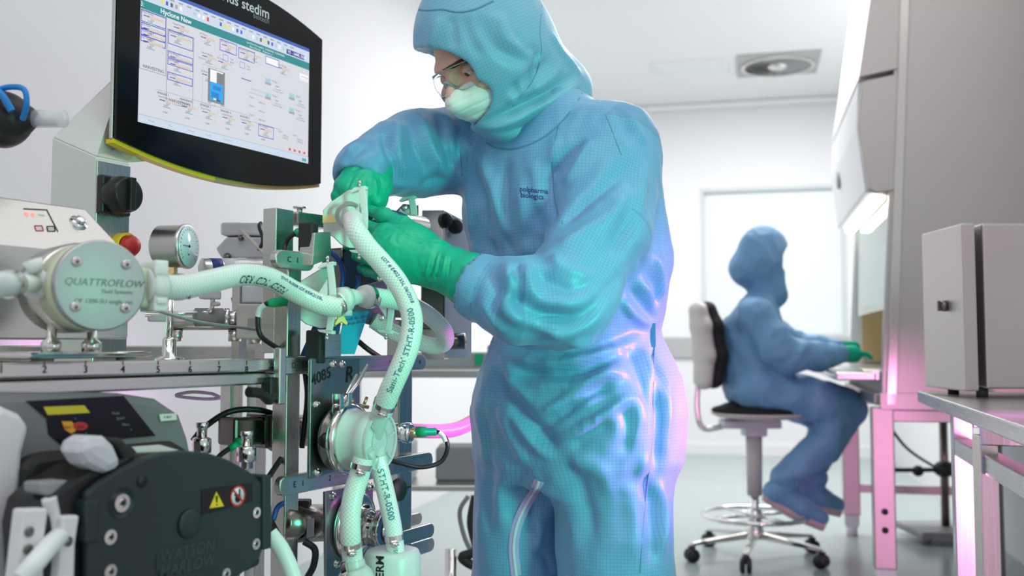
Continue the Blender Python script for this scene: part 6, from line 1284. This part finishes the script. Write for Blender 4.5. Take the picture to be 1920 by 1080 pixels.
# ---- seams, zip, print on the coverall
strip(bvS,[(912,268),(930,277),(965,279),(1005,266),(1045,238),(1078,198),(1104,152)],.0035,m_['seam'],'collar_seam',wk)
strip(bvS,[(1048,235),(1040,270),(1036,320),(1042,380),(1055,420)],.0022,m_['seam'],'raglan_seam',wk,.0005)
strip(bvS,[(1105,170),(1135,215),(1155,265),(1165,290)],.0020,m_['seam'],'raglan_seam',wk,.0005)
strip(bvS,[(858,200),(862,260),(866,330)],.0020,m_['seam'],'raglan_seam',wk,.0005)
strip(bvS,[(1228,640),(1225,720),(1225,800),(1215,900),(1205,990),(1200,1075)],.003,m_['seam'],'side_seam',wk,.0008)
mb=MB(); h1,n1=hit(bvS,1222,628)
if h1 is not None:
    mb.beam(h1+n1*.004+Z*.022,h1+n1*.004-Z*.022,.010,.003); mb.build('belt_loop',m_['suit'],wk)
strip(bvS,[(1011,900),(1008,910),(1000,925),(982,955),(968,990),(963,1030),(968,1079)],.020,m_['zipt'],'zip_tape',wk,.0016)
strip(bvS,[(1011,900),(1008,910),(1000,925),(982,955),(968,990),(963,1030),(968,1079)],.006,m_['ziph'],'zip_teeth',wk,.0034)
mb=MB()
for txt,px,py,sz in(('polpharma',1001,357,15.5),('biologics',998,368,15.5)):
    vs,fs=text_geo(txt,1.0,0,.012); out=[]
    for v in vs:
        x=px+v.x*sz*.80; y=py-v.y*sz*.86+(x-1000)*.10; h,n=hit(bvS,x,y); out.append(h+n*.0006 if h is not None else P(x,y,1.75))
    mb.add(out,fs)
mb.build('chest_print',m_['nink'],wk)
# ---- gloves
def glove(name,lo,hi,fn,h=.0024):
    s=SDF(lo,hi,h); fn(s); Vg,Qg=s.mesh(); ng=vnormals(Vg,Qg); Vg=Vg+ng*(wrinkle(Vg,.0010,60,(1,1,1),2))[:,None]; Vg=smooth_mesh(Vg,Qg,1); return Vg,Qg
def lg(s):
    s.chain([P(912,538,1.66),P(885,527,1.665),P(845,508,1.685)],[.040,.046,.040],.01); s.chain([P(845,508,1.685),P(808,492,1.70)],[.039,.032],.012)
    W0=P(808,490,1.70)
    kn=[P(725,438,1.715),P(714,460,1.705),P(718,485,1.70),P(735,507,1.705)]
    for i,(k_,r_) in enumerate(zip(kn,(.020,.021,.020,.017))): s.chain([W0+Z*(.014-.009*i),k_],[.028,r_],.022)
    s.cone(P(770,452,1.715),P(750,470,1.71),.030,.032,.02)
    s.chain([kn[0],P(690,428,1.745),P(668,432,1.785),P(655,440,1.80)],[.0150,.0130,.0115,.0095],.007)
    s.chain([kn[1],P(682,455,1.735),P(662,458,1.775),P(652,462,1.80)],[.0160,.0135,.0118,.0098],.006)
    s.chain([kn[2],P(695,484,1.725),P(678,481,1.755),P(668,480,1.78)],[.0155,.0125,.0112,.0095],.005)
    s.chain([kn[3],P(712,514,1.725),P(690,508,1.755),P(677,503,1.78)],[.0135,.0115,.0102,.009],.005)
    s.chain([P(795,455,1.715),P(757,425,1.735),P(722,405,1.755),P(692,394,1.775)],[.024,.0165,.0128,.0100],.012)
Vg,Qg=glove('glove',(-.34,1.58,1.02),(.02,1.86,1.36),lg); bg=bvh_of(Vg,Qg); ngl=vnormals(Vg,Qg)
GS=[([(820,470),(812,500),(806,525)],.0022,-.0025),([(828,473),(822,500),(818,530)],.0022,-.002),([(836,477),(832,500),(828,533)],.002,.002),([(812,466),(802,500),(798,522)],.002,.002),([(845,480),(842,510),(838,540)],.002,-.0018),([(700,437),(712,432),(725,428)],.0025,-.003),([(700,465),(712,470),(725,470)],.0022,-.003),([(705,493),(718,495),(730,495)],.002,-.003),([(770,440),(790,445),(805,460)],.003,-.002),([(870,500),(880,530),(878,560)],.004,.002),([(740,425),(760,440),(790,455)],.003,-.002)]
Vg=Vg+ngl*fold(Vg,ngl,bg,GS)[:,None]; np_mesh('glove',Vg,Qg,m_['glove'],wk)
def rg(s):
    s.chain([P(705,300,1.87),P(695,312,1.855),P(688,326,1.84)],[.040,.045,.038],.01)
    W0=P(686,328,1.835); kn=[P(645,348,1.800),P(660,358,1.790),P(678,364,1.785),P(697,362,1.795)]
    for i,(k_,r_) in enumerate(zip(kn,(.0185,.0190,.0185,.0165))): s.chain([W0+Vector((-.010+.007*i,0,0)),k_],[.030,r_],.02)
    tips=[[P(634,368,1.80),P(638,388,1.81),P(648,400,1.815)],[P(652,382,1.79),P(655,400,1.80),P(662,412,1.81)],[P(678,386,1.785),P(678,404,1.80),P(682,416,1.81)],[P(706,378,1.79),P(709,392,1.80),P(704,402,1.81)]]
    for k_,t_,r_ in zip(kn,tips,(.0140,.0150,.0145,.0125)): s.chain([k_]+t_,[r_+.001,r_*.92,r_*.84,r_*.72],.004)
    s.chain([P(712,328,1.835),P(718,352,1.815),P(712,376,1.805),P(702,388,1.805)],[.022,.016,.0125,.0105],.010)
Vg,Qg=glove('glove',(-.39,1.70,1.17),(-.17,1.96,1.47),rg); bg=bvh_of(Vg,Qg); ngl=vnormals(Vg,Qg)
GS=[([(655,310),(690,303),(722,318)],.0030,.003),([(660,318),(690,313),(718,328)],.0025,-.003),([(662,330),(655,345),(650,365)],.0025,-.003),([(690,335),(690,350),(688,372)],.0022,-.003),([(703,335),(706,350),(703,372)],.0022,.0025),([(672,332),(668,350),(667,375)],.0022,-.0035),([(712,330),(716,350)],.002,-.002)]
Vg=Vg+ngl*fold(Vg,ngl,bg,GS)[:,None]; np_mesh('glove',Vg,Qg,m_['glove'],wk)

# ------------------------------------------------------------------ repeats carry a shared group
GR={'braided_hose':'braided hoses of the manifold','hose_clip':'translucent hose clips','clip_plate':'clip plates behind the hose clips','black_cable':'black cables on the skid','sensor_cable':'black sensor cables','steel_fitting':'steel fittings beside the pump','pink_hose':'pink hoses behind the skid','storage_box':'boxes on the lower bench shelf','mounting_block':'steel mounting blocks','cable_plug':'green cable plugs','blue_cable':'dark blue cables','power_cable':'dark power cables'}
for o in list(bpy.data.objects):
    b=o.name.split('.')[0]
    if o.parent is None and b in GR: o['group']=GR[b]
